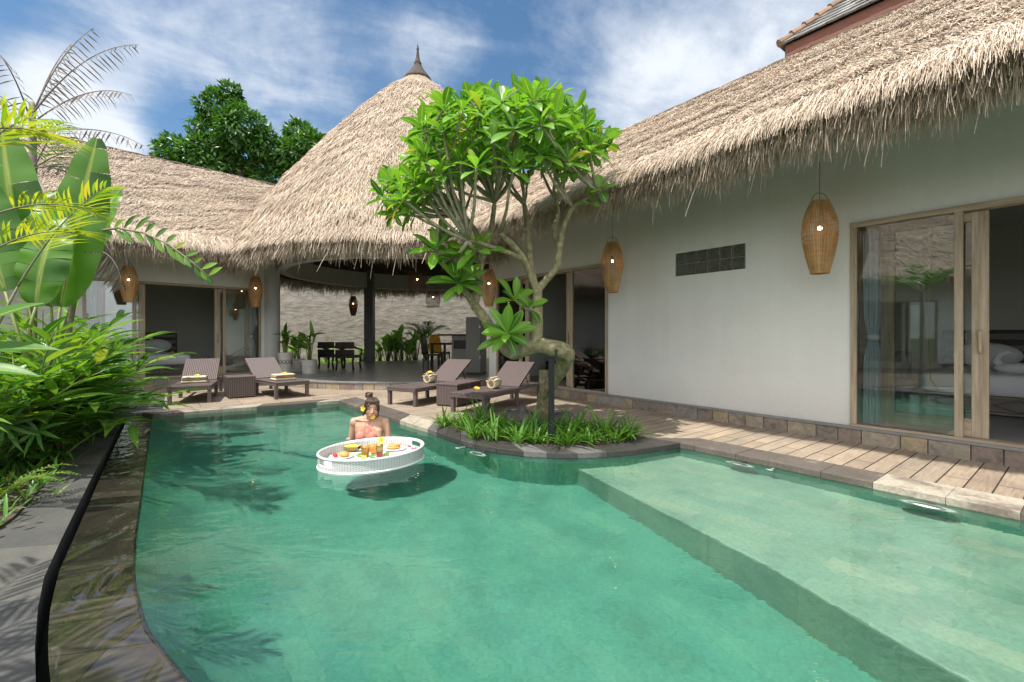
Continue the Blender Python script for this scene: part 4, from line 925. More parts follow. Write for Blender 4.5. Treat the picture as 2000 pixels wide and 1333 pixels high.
flower('loose yellow flower lying on the seat of the front lounger', (pf4.x, pf4.y, 0.315), 0.05, (0.2, -0.4, 1))

# ------------------------------------------------------------ pool lights
def pool_light(label, px, py, sc):
    p = P(px, py, WZ - 0.03) + Vector((NO.x, NO.y, 0)) * 0.055
    b = thing('pool_light', label, 'pool light', (p.x, p.y, WZ - 0.05), RZ_R, 'white ring lights along the pool edge')
    m = MB(); rs = []
    for i in range(33):
        a = 2 * math.pi * i / 32; rs.append([(r * sc * math.cos(a), r * sc * 0.52 * math.sin(a), z + 0.03 * math.sin(a) * sc) for r, z in ((0.135, 0), (0.145, 0.012), (0.115, 0.024), (0.092, 0.018), (0.088, 0.0))])
    m.rings(rs, close=False); obj('ring', m, M_WHITE, b, smooth=True).cycles.is_caustics_receiver = True
    m = MB(); m.lathe([(0.088 * sc, 0.004), (0.05 * sc, 0.012), (0.01, 0.014)], n=24, sy=0.52); obj('lens', m, M_POT, b, smooth=True)
    m = MB(); m.box(-0.02, 0.02, -0.40, -0.06 * sc, -0.02, 0.0); obj('bracket', m, M_STEEL, b)
pool_light('white ring light under the water at the foot of the planter kerb', 942, 889, 0.85)
pool_light('white ring light under the water below the coping in front of the white wall', 1450, 909, 0.95)
pool_light('large white ring light under the water nearest the cream coping stones at the right', 1815, 990, 1.12)

def inlet(label, px, py):
    p = P(px, py, WZ - 0.02); m = MB(); m.lathe([(0.030, 0), (0.032, 0.006), (0.02, 0.012), (0.008, 0.008)], n=16, sy=0.7); m.box(-0.008, 0.008, -0.22, -0.02, -0.012, 0.0)
    o = obj('water_inlet', m, M_WHITE, smooth=False); o.location = (p.x, p.y, WZ - 0.03); o.rotation_euler = (0, 0, RZ_R); o.cycles.is_caustics_receiver = True
    tag(o, label, 'pool fitting', 'small white water inlets')
inlet('small white water inlet right of the middle ring light', 1503, 921); inlet('small white water inlet left of the ring light by the planter', 893, 878)

# ------------------------------------------------------------ rooms: beds, curtains, stool
def to_world(o, rz, x, y, z): c, s = math.cos(rz), math.sin(rz); return Vector((o[0] + c * x - s * y, o[1] + s * x + c * y, z))
def make_bed(label, o, rz, x0, yfoot, cat='bed'):
    """bed 1.8 wide (x0..x0-1.8 in the wing's frame), foot at yfoot, head towards -y"""
    b = thing('bed', label, cat, to_world(o, rz, x0 - 0.9, yfoot, FZ), rz, 'beds in the villa rooms')
    m = MB(); m.box(-0.9, 0.9, -2.0, 0, 0.02, 0.045); m.box(-0.9, 0.9, -2.0, 0.0, 0.215, 0.24)
    for x in (-0.9, -0.32, 0.26, 0.84): m.box(x, x + 0.06, -0.06, 0.001, 0.046, 0.214)
    fr = obj('bed_frame', m, M_CARVED if False else noisy('bed_frame_wood', (0.16, 0.13, 0.09), (0.34, 0.30, 0.23), 12, 0.7, 0.2, 0.005), b)
    m = MB()
    for k, x in enumerate((-0.83, -0.25, 0.33)):
        a = len(m.v)
        for p, uv in (((x, -0.03, 0.05), (0, 0)), ((x + 0.50, -0.03, 0.05), (0.5, 0)), ((x + 0.50, -0.03, 0.21), (0.5, 0.16)), ((x, -0.03, 0.21), (0, 0.16))): m.vert(p, (uv[0] * 2.2, uv[1] * 2.2))
        m.face(a + 1, a, a + 3, a + 2)
    a = len(m.v)
    for p, uv in (((0.895, 0, 0.05), (0, 0)), ((0.895, -2, 0.05), (4, 0)), ((0.895, -2, 0.21), (4, 0.35)), ((0.895, 0, 0.21), (0, 0.35))): m.vert(p, uv)
    m.face(a, a + 1, a + 2, a + 3); obj('carved_panel', m, M_CARVED, fr)
    m = MB()
    for x in (-0.83, -0.25, 0.33):
        for q in (-1, 1): m.tube([(x + 0.25 - 0.22, -0.022, 0.13), (x + 0.25, -0.022, 0.13 + q * 0.07), (x + 0.25 + 0.22, -0.022, 0.13)], 0.008, 4)
    obj('diamond_moulding', m, M_DARKWOOD, fr)
    m = MB(); rs = []
    for y, z0, z1, w in ((0.02, 0.26, 0.46, 0.86), (0.0, 0.245, 0.495, 0.91), (-0.08, 0.242, 0.515, 0.925), (-0.8, 0.242, 0.52, 0.925), (-1.9, 0.242, 0.515, 0.925), (-2.0, 0.26, 0.48, 0.9)):
        q = []
        for i in range(28):
            a = 2 * math.pi * i / 28; c, s = math.cos(a), math.sin(a); cx = math.copysign(abs(c) ** 0.25, c) * w; cz = (z0 + z1) / 2 + math.copysign(abs(s) ** 0.4, s) * (z1 - z0) / 2
            q.append((cx + random.uniform(-.006, .006), y, cz + random.uniform(-.004, .004)))
        rs.append(q)
    m.rings(rs); obj('mattress', m, M_LINEN, b, smooth=True, fix=True)
    m = MB(); m.box(-0.98, 0.98, -2.12, -2.02, 0, 1.08); hb = obj('headboard', m, M_DARKWOOD, b, bevel=0.01)
    m = MB()
    for z in (0.98, 0.80, 0.62):
        a = len(m.v)
        for p, uv in (((-0.95, -2.015, z - 0.045), (0, 0)), ((0.95, -2.015, z - 0.045), (5.5, 0)), ((0.95, -2.015, z + 0.045), (5.5, 0.26)), ((-0.95, -2.015, z + 0.045), (0, 0.26))): m.vert(p, uv)
        m.face(a + 1, a, a + 3, a + 2)
    obj('carved_band', m, M_CARVED, hb)
    for x in (-0.45, 0.45):
        m = MB(); m.ell((x, -1.86, 0.69), 0.38, 0.12, 0.20, 20, 10, Matrix.Rotation(R(-18), 3, 'X')); obj('pillow', m, M_LINEN, b, smooth=True)
    return b
make_bed('white bed with a dark carved headboard behind the big glass door on the right', A0, RZ_R, -0.50, -2.12)
make_bed('white bed seen through the narrow glazed door right of the plumeria trunk', A0, RZ_R, 5.0, -1.5)
make_bed('white bed inside the open bedroom behind the far left lounger', B0, RZ_L, 0.72, -1.2)
# towel swan and petals on the right bed
p = to_world(A0, RZ_R, -1.33, -2.65, FZ + 0.515)
sw = thing('towel_swan', 'white towel folded into a swan on the right bed', 'towel', p, RZ_R)
m = MB(); m.ell((0, 0, 0.06), 0.20, 0.12, 0.07, 14, 8); obj('swan_body', m, M_LINEN, sw, smooth=True)
m = MB(); m.tube([(0.10, 0, 0.08), (0.17, 0, 0.15), (0.13, 0, 0.23), (0.05, 0.01, 0.27), (0.0, 0.02, 0.24)], [0.05, 0.045, 0.035, 0.03, 0.012], 9); obj('swan_neck', m, M_LINEN, sw, smooth=True)
m = MB(); m.tube([(-0.12, 0, 0.08), (-0.2, 0, 0.18), (-0.22, 0, 0.26)], [0.06, 0.045, 0.01], 8); obj('swan_tail', m, M_LINEN, sw, smooth=True)
for lab, x, y in (('yellow flower lying on the right bed near its left edge', -0.85, -2.5), ('yellow flower lying on the right bed beside the towel swan', -1.65, -2.4)):
    flower(lab, tuple(to_world(A0, RZ_R, x, y, FZ + 0.53)), 0.06, (0.2, -0.4, 1), 'yellow flowers on beds')
for lab, x, y in (('left yellow flower on the bed behind the far left lounger', -0.25, -1.5), ('right yellow flower on the bed behind the far left lounger', -0.75, -1.45)):
    flower(lab, tuple(to_world(B0, RZ_L, x, y, FZ + 0.53)), 0.06, (-0.2, -0.6, 1), 'yellow flowers on beds')
# carved drum stool, console
p = to_world(A0, RZ_R, -0.36, -1.45, FZ)
st = thing('drum_stool', 'round stool carved in black and white beside the right bed', 'stool', p, RZ_R)
m = MB(); m.lathe([(0.20, 0.30), (0.225, 0.33), (0.225, 0.42), (0.21, 0.445), (0.0, 0.45)], n=28); m.uv = [(u * 3.0, v * 0.45) for u, v in m.uv]; obj('carved_top', m, M_CARVED, st, smooth=False)
m = MB(); m.lathe([(0.17, 0.14), (0.19, 0.299)], n=28); obj('drum_waist', m, M_DARKWOOD, st)
m = MB(); m.lathe([(0.21, 0.0), (0.22, 0.03), (0.20, 0.139)], n=28); m.uv = [(u * 3.0, v * 0.4) for u, v in m.uv]; obj('carved_base', m, M_CARVED, st)
p = to_world(A0, RZ_R, 0.05, -2.9, FZ); cs = thing('console_table', 'pale slim side table behind the glass of the big door', 'table', p, RZ_R)
m = MB(); m.box(-0.28, 0.28, -0.2, 0.2, 0.70, 0.75); obj('table_top', m, M_GREYSTONE, cs, bevel=0.005)
for x in (-1, 1):
    for y in (-1, 1): m = MB(); m.box(x * 0.26 - 0.02, x * 0.26 + 0.02, y * 0.18 - 0.02, y * 0.18 + 0.02, 0, 0.70); obj('leg', m, M_GREYSTONE, cs)
def curtain(label, o, rz, xc, y, w=0.20, top=2.36):
    b = thing('curtain', label, 'curtain', to_world(o, rz, xc, y, FZ + 0.02), rz, 'tied back curtains')
    m = MB(); rs = []; H = top - FZ - 0.02
    for j in range(25):
        z = H * j / 24; pinch = 1 - 0.55 * math.exp(-((z - 0.95) / 0.16) ** 2) + 0.12 * max(0, (z - 1.3)); q = []
        for i in range(49): u = i / 48 - 0.5; q.append((u * w * 2 * pinch * 0.5 + 0.03 * (1 - pinch), 0.035 * math.sin(u * 46) * pinch + 0.012 * math.sin(u * 19 + z), z))
        rs.append(q)
    m.rings(rs, close=False); obj('curtain_cloth', m, M_CURTAIN, b, smooth=True)
    m = MB(); m.lathe([(0.062, 0.92), (0.068, 0.95), (0.062, 0.98)], (0.01, 0, 0), 20, 1.0, 0.75); obj('tieback', m, M_LINEN, b, smooth=True); return b
curtain('pale blue curtain tied back behind the left pane of the big glass door', A0, RZ_R, -0.475, -0.18, 0.21)
curtain('pale curtain tied back at the pavilion end door of the white wing', A0, RZ_R, 6.13, -0.18, 0.24)
curtain('pale curtain tied back beside the round column in the left wing door', B0, RZ_L, -2.22, -0.18, 0.26)
curtain('pale curtain behind the leaves at the garden end of the left wing door', B0, RZ_L, 0.85, -0.18, 0.26)
m = MB(); m.tube([to_world(A0, RZ_R, -0.93, -0.11, 2.25), to_world(A0, RZ_R, -0.93, -0.12, 1.0), to_world(A0, RZ_R, -0.94, -0.12, 0.72), to_world(A0, RZ_R, -1.0, -0.12, 0.62)], 0.006, 6)
tag(obj('cord', m, noisy('yellow_cord', (0.45, 0.33, 0.06), (0.6, 0.46, 0.12), 30, 0.6), loc=tuple(to_world(A0, RZ_R, -0.93, -0.12, 0.62))), 'yellow pull cord hanging behind the pane of the big glass door', 'cord')
# mid-room bench seen in the open door
p = to_world(A0, RZ_R, 5.35, -1.25, FZ); bn = thing('low_shelf', 'grey low shelf inside the open door behind the plumeria trunk', 'shelf', p, RZ_R)
m = MB(); m.box(-0.5, 0.5, -0.22, 0.22, 0.40, 0.5); obj('shelf_top', m, M_GREYSTONE, bn, bevel=0.01)
m = MB(); m.box(-0.5, 0.5, -0.22, 0.22, 0.08, 0.2); obj('lower_shelf', m, M_GREYSTONE, bn, bevel=0.01)
for x in (-1, 1): m = MB(); m.box(x * 0.46 - 0.03, x * 0.46 + 0.03, -0.2, 0.2, 0, 0.40); obj('side_panel', m, M_DARKWOOD, bn)

# ------------------------------------------------------------ inside the pavilion
p = Q(925, 735, 11.4); p.z = FZ
cb = thing('tall_cabinet', 'tall dark grey cabinet at the right side of the pavilion', 'cabinet', (p.x, p.y, FZ), R(-12))
m = MB(); m.box(-0.2, 0.2, -0.02, 0.5, 0.05, 1.45); obj('cabinet_body', m, M_GREYPAINT, cb, bevel=0.01)
m = MB(); m.box(-0.19, 0.19, -0.045, -0.021, 0.07, 1.43); dr = obj('cabinet_door', m, M_GREYPAINT, cb, bevel=0.006)
m = MB(); [m.box(0.165, 0.192, -0.06, -0.046, z, z + 0.05) for z in (0.42, 1.18)]; obj('hinge', m, M_STEEL, dr)
m = MB(); m.box(-0.2, 0.2, 0, 0.5, 0.0, 0.05); obj('base', m, M_DARKWOOD, cb)
p = Q(897, 722, 12.6)
ct = thing('kitchen_counter', 'grey counter with a black top left of the tall grey cabinet', 'counter', (p.x, p.y, FZ), R(-12))
m = MB(); m.box(-0.22, 0.35, 0, 0.7, 0, 0.98); obj('counter_body', m, M_GREYSTONE, ct)
m = MB(); m.box(-0.62, 0.40, -0.05, 0.75, 0.98, 1.03); obj('counter_top', m, M_DARKWOOD, ct, bevel=0.008)
m = MB(); m.box(-0.16, 0.2, -0.012, 0.0, 0.62, 0.86); obj('oven_door', m, M_DARKWOOD, ct)
def dining_chair(label, px, d, rz, cush=None):
    p = Q(px, 700, d); b = thing('dining_chair', label, 'chair', (p.x, p.y, FZ), rz, 'dark dining chairs in the pavilion')
    m = MB(); m.box(-0.23, 0.23, -0.23, 0.23, 0.42, 0.46); obj('seat', m, M_DARKWOOD, b, bevel=0.01)
    m = MB(); rs = []
    for j in range(9):
        z = 0.46 + 0.56 * j / 8; w = 0.23 - 0.02 * (j / 8) ** 4 * 4; q = []
        for i in range(9): u = i / 8 * 2 - 1; q.append((u * w, 0.22 + 0.05 * j / 8 - 0.05 * u * u * 0, z))
        rs.append(q)
    m.rings(rs, close=False); k = obj('backrest', m, cush or M_DARKWOOD, b, smooth=True); k.modifiers.new('thick', 'SOLIDIFY').thickness = 0.04
    for x in (-1, 1):
        for y in (-1, 1): m = MB(); m.tube([(x * 0.2, y * 0.2, 0.42), (x * 0.215, y * 0.22, 0)], [0.024, 0.018], 6); obj('leg', m, M_DARKWOOD, b)
    return b
dining_chair('dark high-backed chair seen edge-on beside the tall garden plants in the pavilion', 846, 12.9, R(82))
dining_chair('chair with an orange striped back at the far side of the dining table', 860, 14.6, R(150), M_ORANGE)
p = Q(875, 715, 13.6); tb = thing('dining_table', 'dark dining table between the chairs and the grey counter', 'table', (p.x, p.y, FZ), R(-15))
m = MB(); m.box(-0.35, 0.4, -0.5, 0.5, 0.72, 0.77); obj('table_top', m, M_DARKWOOD, tb, bevel=0.01)
for x in (-0.3, 0.35):
    for y in (-0.45, 0.45): m = MB(); m.box(x - 0.03, x + 0.03, y - 0.03, y + 0.03, 0, 0.72); obj('leg', m, M_DARKWOOD, tb)
def armchair(label, px, d, rz, w):
    p = Q(px, 715, d); b = thing('armchair', label, 'armchair', (p.x, p.y, FZ), rz, 'dark carved armchairs in the pavilion')
    m = MB(); m.box(-w, w, -0.28, 0.28, 0.34, 0.42); obj('seat', m, M_DARKWOOD, b, bevel=0.012)
    m = MB(); m.box(-w, w, 0.22, 0.28, 0.42, 0.58); m.box(-w, w, 0.22, 0.28, 0.61, 0.80); obj('backrest', m, M_DARKWOOD, b, bevel=0.02)
    for x in (-1, 1):
        m = MB(); m.tube([(x * w, -0.28, 0.56), (x * w, 0.0, 0.61), (x * w, 0.26, 0.66)], [0.03, 0.025, 0.03], 7); m.tube([(x * w, -0.25, 0.42), (x * w, -0.25, 0.57)], 0.022, 6); obj('arm', m, M_DARKWOOD, b, smooth=True)
        for y in (-0.25, 0.25): m = MB(); m.tube([(x * (w - .03), y, 0.34), (x * (w - 0.05), y, 0.18), (x * (w - .02), y, 0.0)], [0.035, 0.028, 0.03], 7); obj('leg', m, M_DARKWOOD, b, smooth=True)
armchair('dark carved armchair left of the square column, nearer the column', 681, 13.3, R(175), 0.28)
armchair('dark low armchair between the white plant pots and the other armchair', 646, 13.7, R(170), 0.26)
# ------------------------------------------------------------ plants
def rv(s=1.0): return Vector((random.gauss(0, s), random.gauss(0, s), random.gauss(0, s)))
def rosette(m, c, ax, n, L, wd, spread=(25, 85), droop=0.5, **kw):
    ax = Vector(ax).normalized(); u = ax.orthogonal().normalized(); v = ax.cross(u); a0 = random.random() * 6
    for i in range(n):
        a = a0 + i * 2.399; e = R(spread[0] + (spread[1] - spread[0]) * ((i + 0.5) / n) ** 0.8 + random.uniform(-8, 8))
        d = ax * math.cos(e) + (u * math.cos(a) + v * math.sin(a)) * math.sin(e)
        m.leaf(Vector(c) - ax * 0.03 * (i / n), d, ax if e > 0.4 else u, L * random.uniform(0.75, 1.15), wd * random.uniform(0.8, 1.15), droop=droop * random.uniform(0.5, 1.4), **kw)
# plumeria on its prop
random.seed(21)
TR = thing('plumeria_tree', 'leaning plumeria tree with a bent trunk growing in the kerbed planter', 'tree', (0.42, 6.0, 0.0))
def QS(*pts): return [Q(*p) for p in pts]
m = MB()
def wob(pts, rad, n=9, sub=5):
    """smooth a polyline with Catmull-Rom, add knobbly radius"""
    P4 = [pts[0]] + list(pts) + [pts[-1]]; o = []; rr = []
    R4 = [rad[0]] + list(rad) + [rad[-1]]
    for i in range(1, len(P4) - 2):
        for k in range(sub):
            t = k / sub; a, b, c, d = P4[i - 1], P4[i], P4[i + 1], P4[i + 2]
            o.append(0.5 * ((2 * b) + (c - a) * t + (2 * a - 5 * b + 4 * c - d) * t * t + (3 * b - a - 3 * c + d) * t ** 3)); rr.append((R4[i] * (1 - t) + R4[i + 1] * t) * random.uniform(0.95, 1.07))
    o.append(P4[-1]); rr.append(R4[-1]); m.tube(o, rr, n)
wob(QS((1055, 838, 6.0), (1060, 800, 5.85), (1064, 770, 5.7), (1078, 748, 5.5), (1098, 716, 5.3), (1107, 694, 5.15), (1098, 686, 5.08), (1078, 680, 5.05), (1050, 676, 5.1), (1022, 684, 5.15), (1000, 690, 5.2), (980, 672, 5.25), (962, 648, 5.3), (945, 620, 5.35), (926, 597, 5.4)),
    [0.095, 0.085, 0.078, 0.080, 0.086, 0.092, 0.098, 0.092, 0.086, 0.078, 0.075, 0.066, 0.060, 0.058, 0.055], 12)
wob(QS((1064, 775, 5.72), (1063, 745, 5.68), (1062, 724, 5.66)), [0.07, 0.066, 0.062], 10)   # sawn stub
wob(QS((1046, 678, 5.1), (1050, 640, 5.18), (1050, 600, 5.25), (1050, 566, 5.3)), [0.08, 0.062, 0.056, 0.056], 10)
limbs = []
def limb(pts, rad): wob(QS(*pts), rad, 8); limbs.append((Q(*pts[-1]), rad[-1])); limbs.append((Q(*pts[len(pts) // 2]), rad[-1]))
limb([(1050, 568, 5.3), (1038, 540, 5.3), (1022, 505, 5.25), (1000, 478, 5.2), (975, 455, 5.1)], [0.052, 0.045, 0.04, 0.036, 0.03])
limb([(1042, 548, 5.3), (1036, 515, 5.4), (1034, 480, 5.5), (1030, 440, 5.55), (1024, 400, 5.6)], [0.045, 0.042, 0.038, 0.034, 0.028])
limb([(1050, 566, 5.3), (1066, 548, 5.3), (1088, 520, 5.25), (1093, 480, 5.2), (1102, 440, 5.15), (1118, 405, 5.1)], [0.05, 0.042, 0.04, 0.036, 0.032, 0.026])
limb([(1094, 482, 5.2), (1082, 450, 5.4), (1090, 420, 5.6), (1085, 390, 5.75)], [0.034, 0.03, 0.027, 0.024])
limb([(1022, 508, 5.27), (998, 496, 5.1), (968, 486, 4.95), (940, 476, 4.85), (915, 470, 4.8)], [0.032, 0.028, 0.025, 0.022, 0.02])
limb([(926, 597, 5.4), (935, 560, 5.42), (938, 525, 5.45), (942, 495, 5.5), (930, 455, 5.55), (905, 420, 5.6)], [0.05, 0.047, 0.043, 0.039, 0.034, 0.028])
limb([(940, 505, 5.48), (955, 465, 5.4), (962, 430, 5.35), (966, 395, 5.3)], [0.036, 0.032, 0.028, 0.024])
limb([(926, 597, 5.4), (908, 570, 5.35), (898, 560, 5.3)], [0.045, 0.034, 0.028])
limb([(1118, 405, 5.1), (1140, 392, 5.05), (1165, 372, 5.0)], [0.024, 0.02, 0.014])
trunk = obj('trunk', m, M_BARK, TR, world=True, smooth=True)
tips = []
def inside(x, y):
    poly = ((745, 385), (760, 345), (790, 335), (815, 290), (822, 240), (860, 205), (920, 198), (990, 190), (1050, 188), (1100, 195), (1150, 232), (1180, 268), (1180, 318), (1150, 325), (1110, 345), (1060, 330), (980, 335), (920, 350), (860, 375), (812, 415), (768, 418)); c = False
    for (x1, y1), (x2, y2) in zip(poly, poly[1:] + poly[:1]):
        if (y1 > y) != (y2 > y) and x < (x2 - x1) * (y - y1) / (y2 - y1) + x1: c = not c
    return c
for _ in range(30000):
    x, y = random.uniform(740, 1190), random.uniform(185, 430)
    if not inside(x, y): continue
    ex = (x - 965) / 225; d = 5.35 + random.uniform(-1, 1) * 1.15 * math.sqrt(max(0.1, 1 - min(1, ex * ex)))
    q = Q(x, y, d)
    if all((q - t).length > 0.23 for t in tips): tips.append(q)
    if len(tips) > 165: break
cent = Vector((-0.15, 5.35, 1.9))
m = MB(); lf = MB()
limbs2 = [(p, r) for p, r in limbs]
order = sorted(tips, key=lambda t: (t - cent).length)
nodes = [p for p, r in limbs2]; base = list(nodes)
for ti, t in enumerate(order):
    cand = sorted(base if ti < 75 else nodes, key=lambda p: (p - t).length + 0.6 * max(0, p.z - t.z + 0.1))[0]
    dv = t - cand; mid = cand.lerp(t, 0.5) + Vector((0, 0, -0.06 * dv.length)) + rv(0.02)
    L = dv.length
    m.tube([cand, cand.lerp(mid, 0.5) + rv(0.008), mid, mid.lerp(t, 0.5) + Vector((0, 0, -0.01)) + rv(0.008), t], [0.021 if L > 0.5 else 0.016, 0.0125], 6)
    nodes.append(mid); nodes.append(cand.lerp(t, 0.78))
    ax = (t - mid).normalized() * 0.7 + (t - cent).normalized() * 0.35 + Vector((0, 0, 0.35))
    rosette(lf, t, ax, random.randint(8, 13), 0.265, 0.090, (22, 105), 0.7, seg=7, fold=0.14, tip=0.95, wave=0.02, blunt=0.85)
for px, py, d, n, L in ((896, 552, 5.15, 16, 0.36), (992, 652, 4.95, 15, 0.37), (1005, 585, 5.3, 9, 0.30), (1035, 600, 5.2, 5, 0.26), (850, 488, 4.9, 12, 0.31), (882, 505, 5.0, 9, 0.28), (930, 488, 4.9, 9, 0.30), (870, 470, 5.1, 8, 0.26), (1172, 370, 5.0, 6, 0.2), (1150, 395, 5.05, 4, 0.17)):
    t = Q(px, py, d); ax = Vector((random.uniform(-.3, .3), -0.75, 0.75))
    if px == 992: ax = Vector((-0.1, -0.7, 0.5))
    src = min(nodes + [Q(1000, 688, 5.2), Q(945, 620, 5.35), Q(1048, 610, 5.2)], key=lambda p: (p - t).length)
    m.tube([src, src.lerp(t, 0.5) + Vector((0, 0, -0.03)), t], [0.026, 0.016], 6)
    rosette(lf, t, ax, n, L, 0.105, (20, 98), 0.55, seg=8, fold=0.14, tip=1.0, wave=0.02, blunt=0.85)
obj('twigs', m, M_TWIG, TR, world=True, smooth=True)
obj('foliage', lf, M_PLUM, TR, world=True, smooth=True)
# prop post
pp = P(1077, 868); b = thing('prop_post', 'black steel post propping the bent plumeria trunk', 'post', (pp.x, pp.y, 0))
m = MB(); m.box(-0.03, 0.03, -0.03, 0.03, 0, 0.93); obj('post', m, M_METAL, b, bevel=0.004)
m = MB(); m.box(-0.045, 0.045, -0.05, 0.05, 0.931, 0.945); m.box(0.045, 0.056, -0.05, 0.05, 0.931, 1.02); obj('cradle', m, M_METAL, b)

# strap-leaved clumps in the planter
def strap_clump(label, c, n, L, group='strap leaf clumps in the kerbed planter', wd=0.028):
    m = MB()
    for i in range(n):
        a = random.random() * 6.283; e = R(random.uniform(8, 62)); d = Vector((math.cos(a) * math.sin(e), math.sin(a) * math.sin(e), math.cos(e)))
        m.leaf(Vector(c) + Vector((random.gauss(0, .03), random.gauss(0, .03), 0)), d, Vector((-math.cos(a) * math.cos(e), -math.sin(a) * math.cos(e), math.sin(e))), L * random.uniform(0.55, 1.2), wd * random.uniform(0.7, 1.2), 6, random.uniform(0.5, 1.6), 0.22, 0.45)
    return tag(obj('strap_leaf_plant', m, M_LILY, loc=(c[0], c[1], 0.0), smooth=True), label, 'plant', group)
random.seed(5)
CL = [(868, 834, 'strap-leaved clump at the far left tip of the kerbed planter'), (905, 842, 'low strap-leaved clump in front of the front lounger leg'), (938, 836, 'tall strap-leaved clump hiding the right foot of the front lounger'),
      (925, 858, 'strap-leaved clump against the kerb, second from the left tip'), (962, 862, 'dense strap-leaved clump left of the plumeria base near the kerb'), (985, 845, 'strap-leaved clump between the lounger and the dark rock'),
      (1010, 868, 'strap-leaved clump at the kerb left of the black post'), (1043, 866, 'strap-leaved clump directly left of the black post'), (1040, 848, 'shaded strap-leaved clump at the foot of the plumeria trunk'),
      (1108, 872, 'strap-leaved clump directly right of the black post'), (1122, 855, 'tall arching strap-leaved clump right of the post'), (1150, 868, 'bright strap-leaved clump at the kerb between post and right tip'),
      (1180, 858, 'tall fan-shaped strap-leaved clump in the right part of the planter'), (1205, 864, 'strap-leaved clump second from the right tip of the planter'), (1228, 860, 'small strap-leaved clump at the right tip of the kerbed planter'), (1090, 845, 'strap-leaved clump behind the black post')]
for px, py, lab in CL:
    p = P(px, py); big = 'tall' in lab
    strap_clump(lab, (p.x, p.y, 0.0), 34 if big else 26, 0.44 if big else 0.34)
m = MB()
for i in range(620):
    u, v = random.random(), random.random(); a = Vector(planter_in[int(u * 8)]).lerp(Vector(planter_in[min(8, int(u * 8) + 1)]), (u * 8) % 1); q = a.lerp(Vector((0.25, 6.05)), v * 0.62)
    for k in range(3):
        t = random.random() * 6.28; e = R(random.uniform(15, 75)); m.leaf((q.x, q.y, 0.01), (math.cos(t) * math.sin(e), math.sin(t) * math.sin(e), math.cos(e)), (0, 0, 1), random.uniform(0.08, 0.2), 0.02, 4, 0.9, 0.2)
o = obj('ground_cover', m, M_LILY, smooth=True, loc=(0.2, 5.4, 0)); tag(o, 'low grassy leaves filling the kerbed planter between the clumps', 'ground cover'); o['kind'] = 'stuff'
def rock(label, c, r, sq=0.6):
    m = MB(); m.ell((0, 0, 0), r, r * 0.8, r * sq, 16, 10)
    m.v = [tuple(Vector(v) * (1 + 0.16 * math.sin(v[0] * 23 + 1) * math.cos(v[1] * 19) + 0.1 * math.sin(v[2] * 41 + v[0] * 30))) for v in m.v]
    o = obj('rock', m, M_ROCK, loc=None, smooth=True); o.location = c; return tag(o, label, 'rock')
p = P(1012, 836); rock('dark lava rock beside the plumeria base', (p.x, p.y + 0.1, 0.06), 0.26)
p = P(1100, 828); rock('small dark rock behind the black post', (p.x, p.y, 0.04), 0.20)

# ---------------- fronds
def frond(lm, sm, base, d, L, nl, ll, lw, droop=1.0, up=(0, 0, 1), rise=0.5, hang=0.0, start=0.18, stemr=0.012, seg=4, fwd=0.9, ldroop=0.6):
    d = Vector(d).normalized(); up = Vector(up); side = d.cross(up).normalized(); p = Vector(base); pts = [p.copy()]; n = 16
    for i in range(n):
        p = p + d * L / n; pts.append(p.copy()); d = (d + Vector((0, 0, -1)) * droop / n * (0.4 + 1.2 * i / n)).normalized()
    sm.tube(pts, [stemr, stemr * 0.25], 6)
    for k in range(nl):
        f = start + (1 - start) * (k + 0.5) / nl; i = min(n - 1, int(f * n)); q = pts[i].lerp(pts[i + 1], f * n - i); t = (pts[i + 1] - pts[i]).normalized()
        sd = t.cross(Vector((0, 0, 1))); sd = sd.normalized() if sd.length > 1e-3 else side; nn = sd.cross(t)
        for s in (-1, 1):
            if random.random() < 0.06: continue
            dd = (sd * s + t * fwd * (0.7 + 0.8 * f) + nn * rise + Vector((0, 0, -hang)) + rv(0.08)).normalized()
            w = math.sin(math.pi * (0.12 + 0.82 * f)) ** 0.6
            lm.leaf(q, dd, nn + rv(0.2), ll * w * random.uniform(0.85, 1.1), lw, seg, ldroop * random.uniform(0.6, 1.3), 0.15, 0.5)
    return pts
def plant(name, label, cat, loc, parts, group=None):
    b = thing(name, label, cat, loc, 0, group)
    for nm, mb, mt in parts:
        if mb.f: obj(nm, mb, mt, b, world=True, smooth=True)
    return b
def gz(px, d): return ((px - 1000) / FPX * d, d, 0.0)
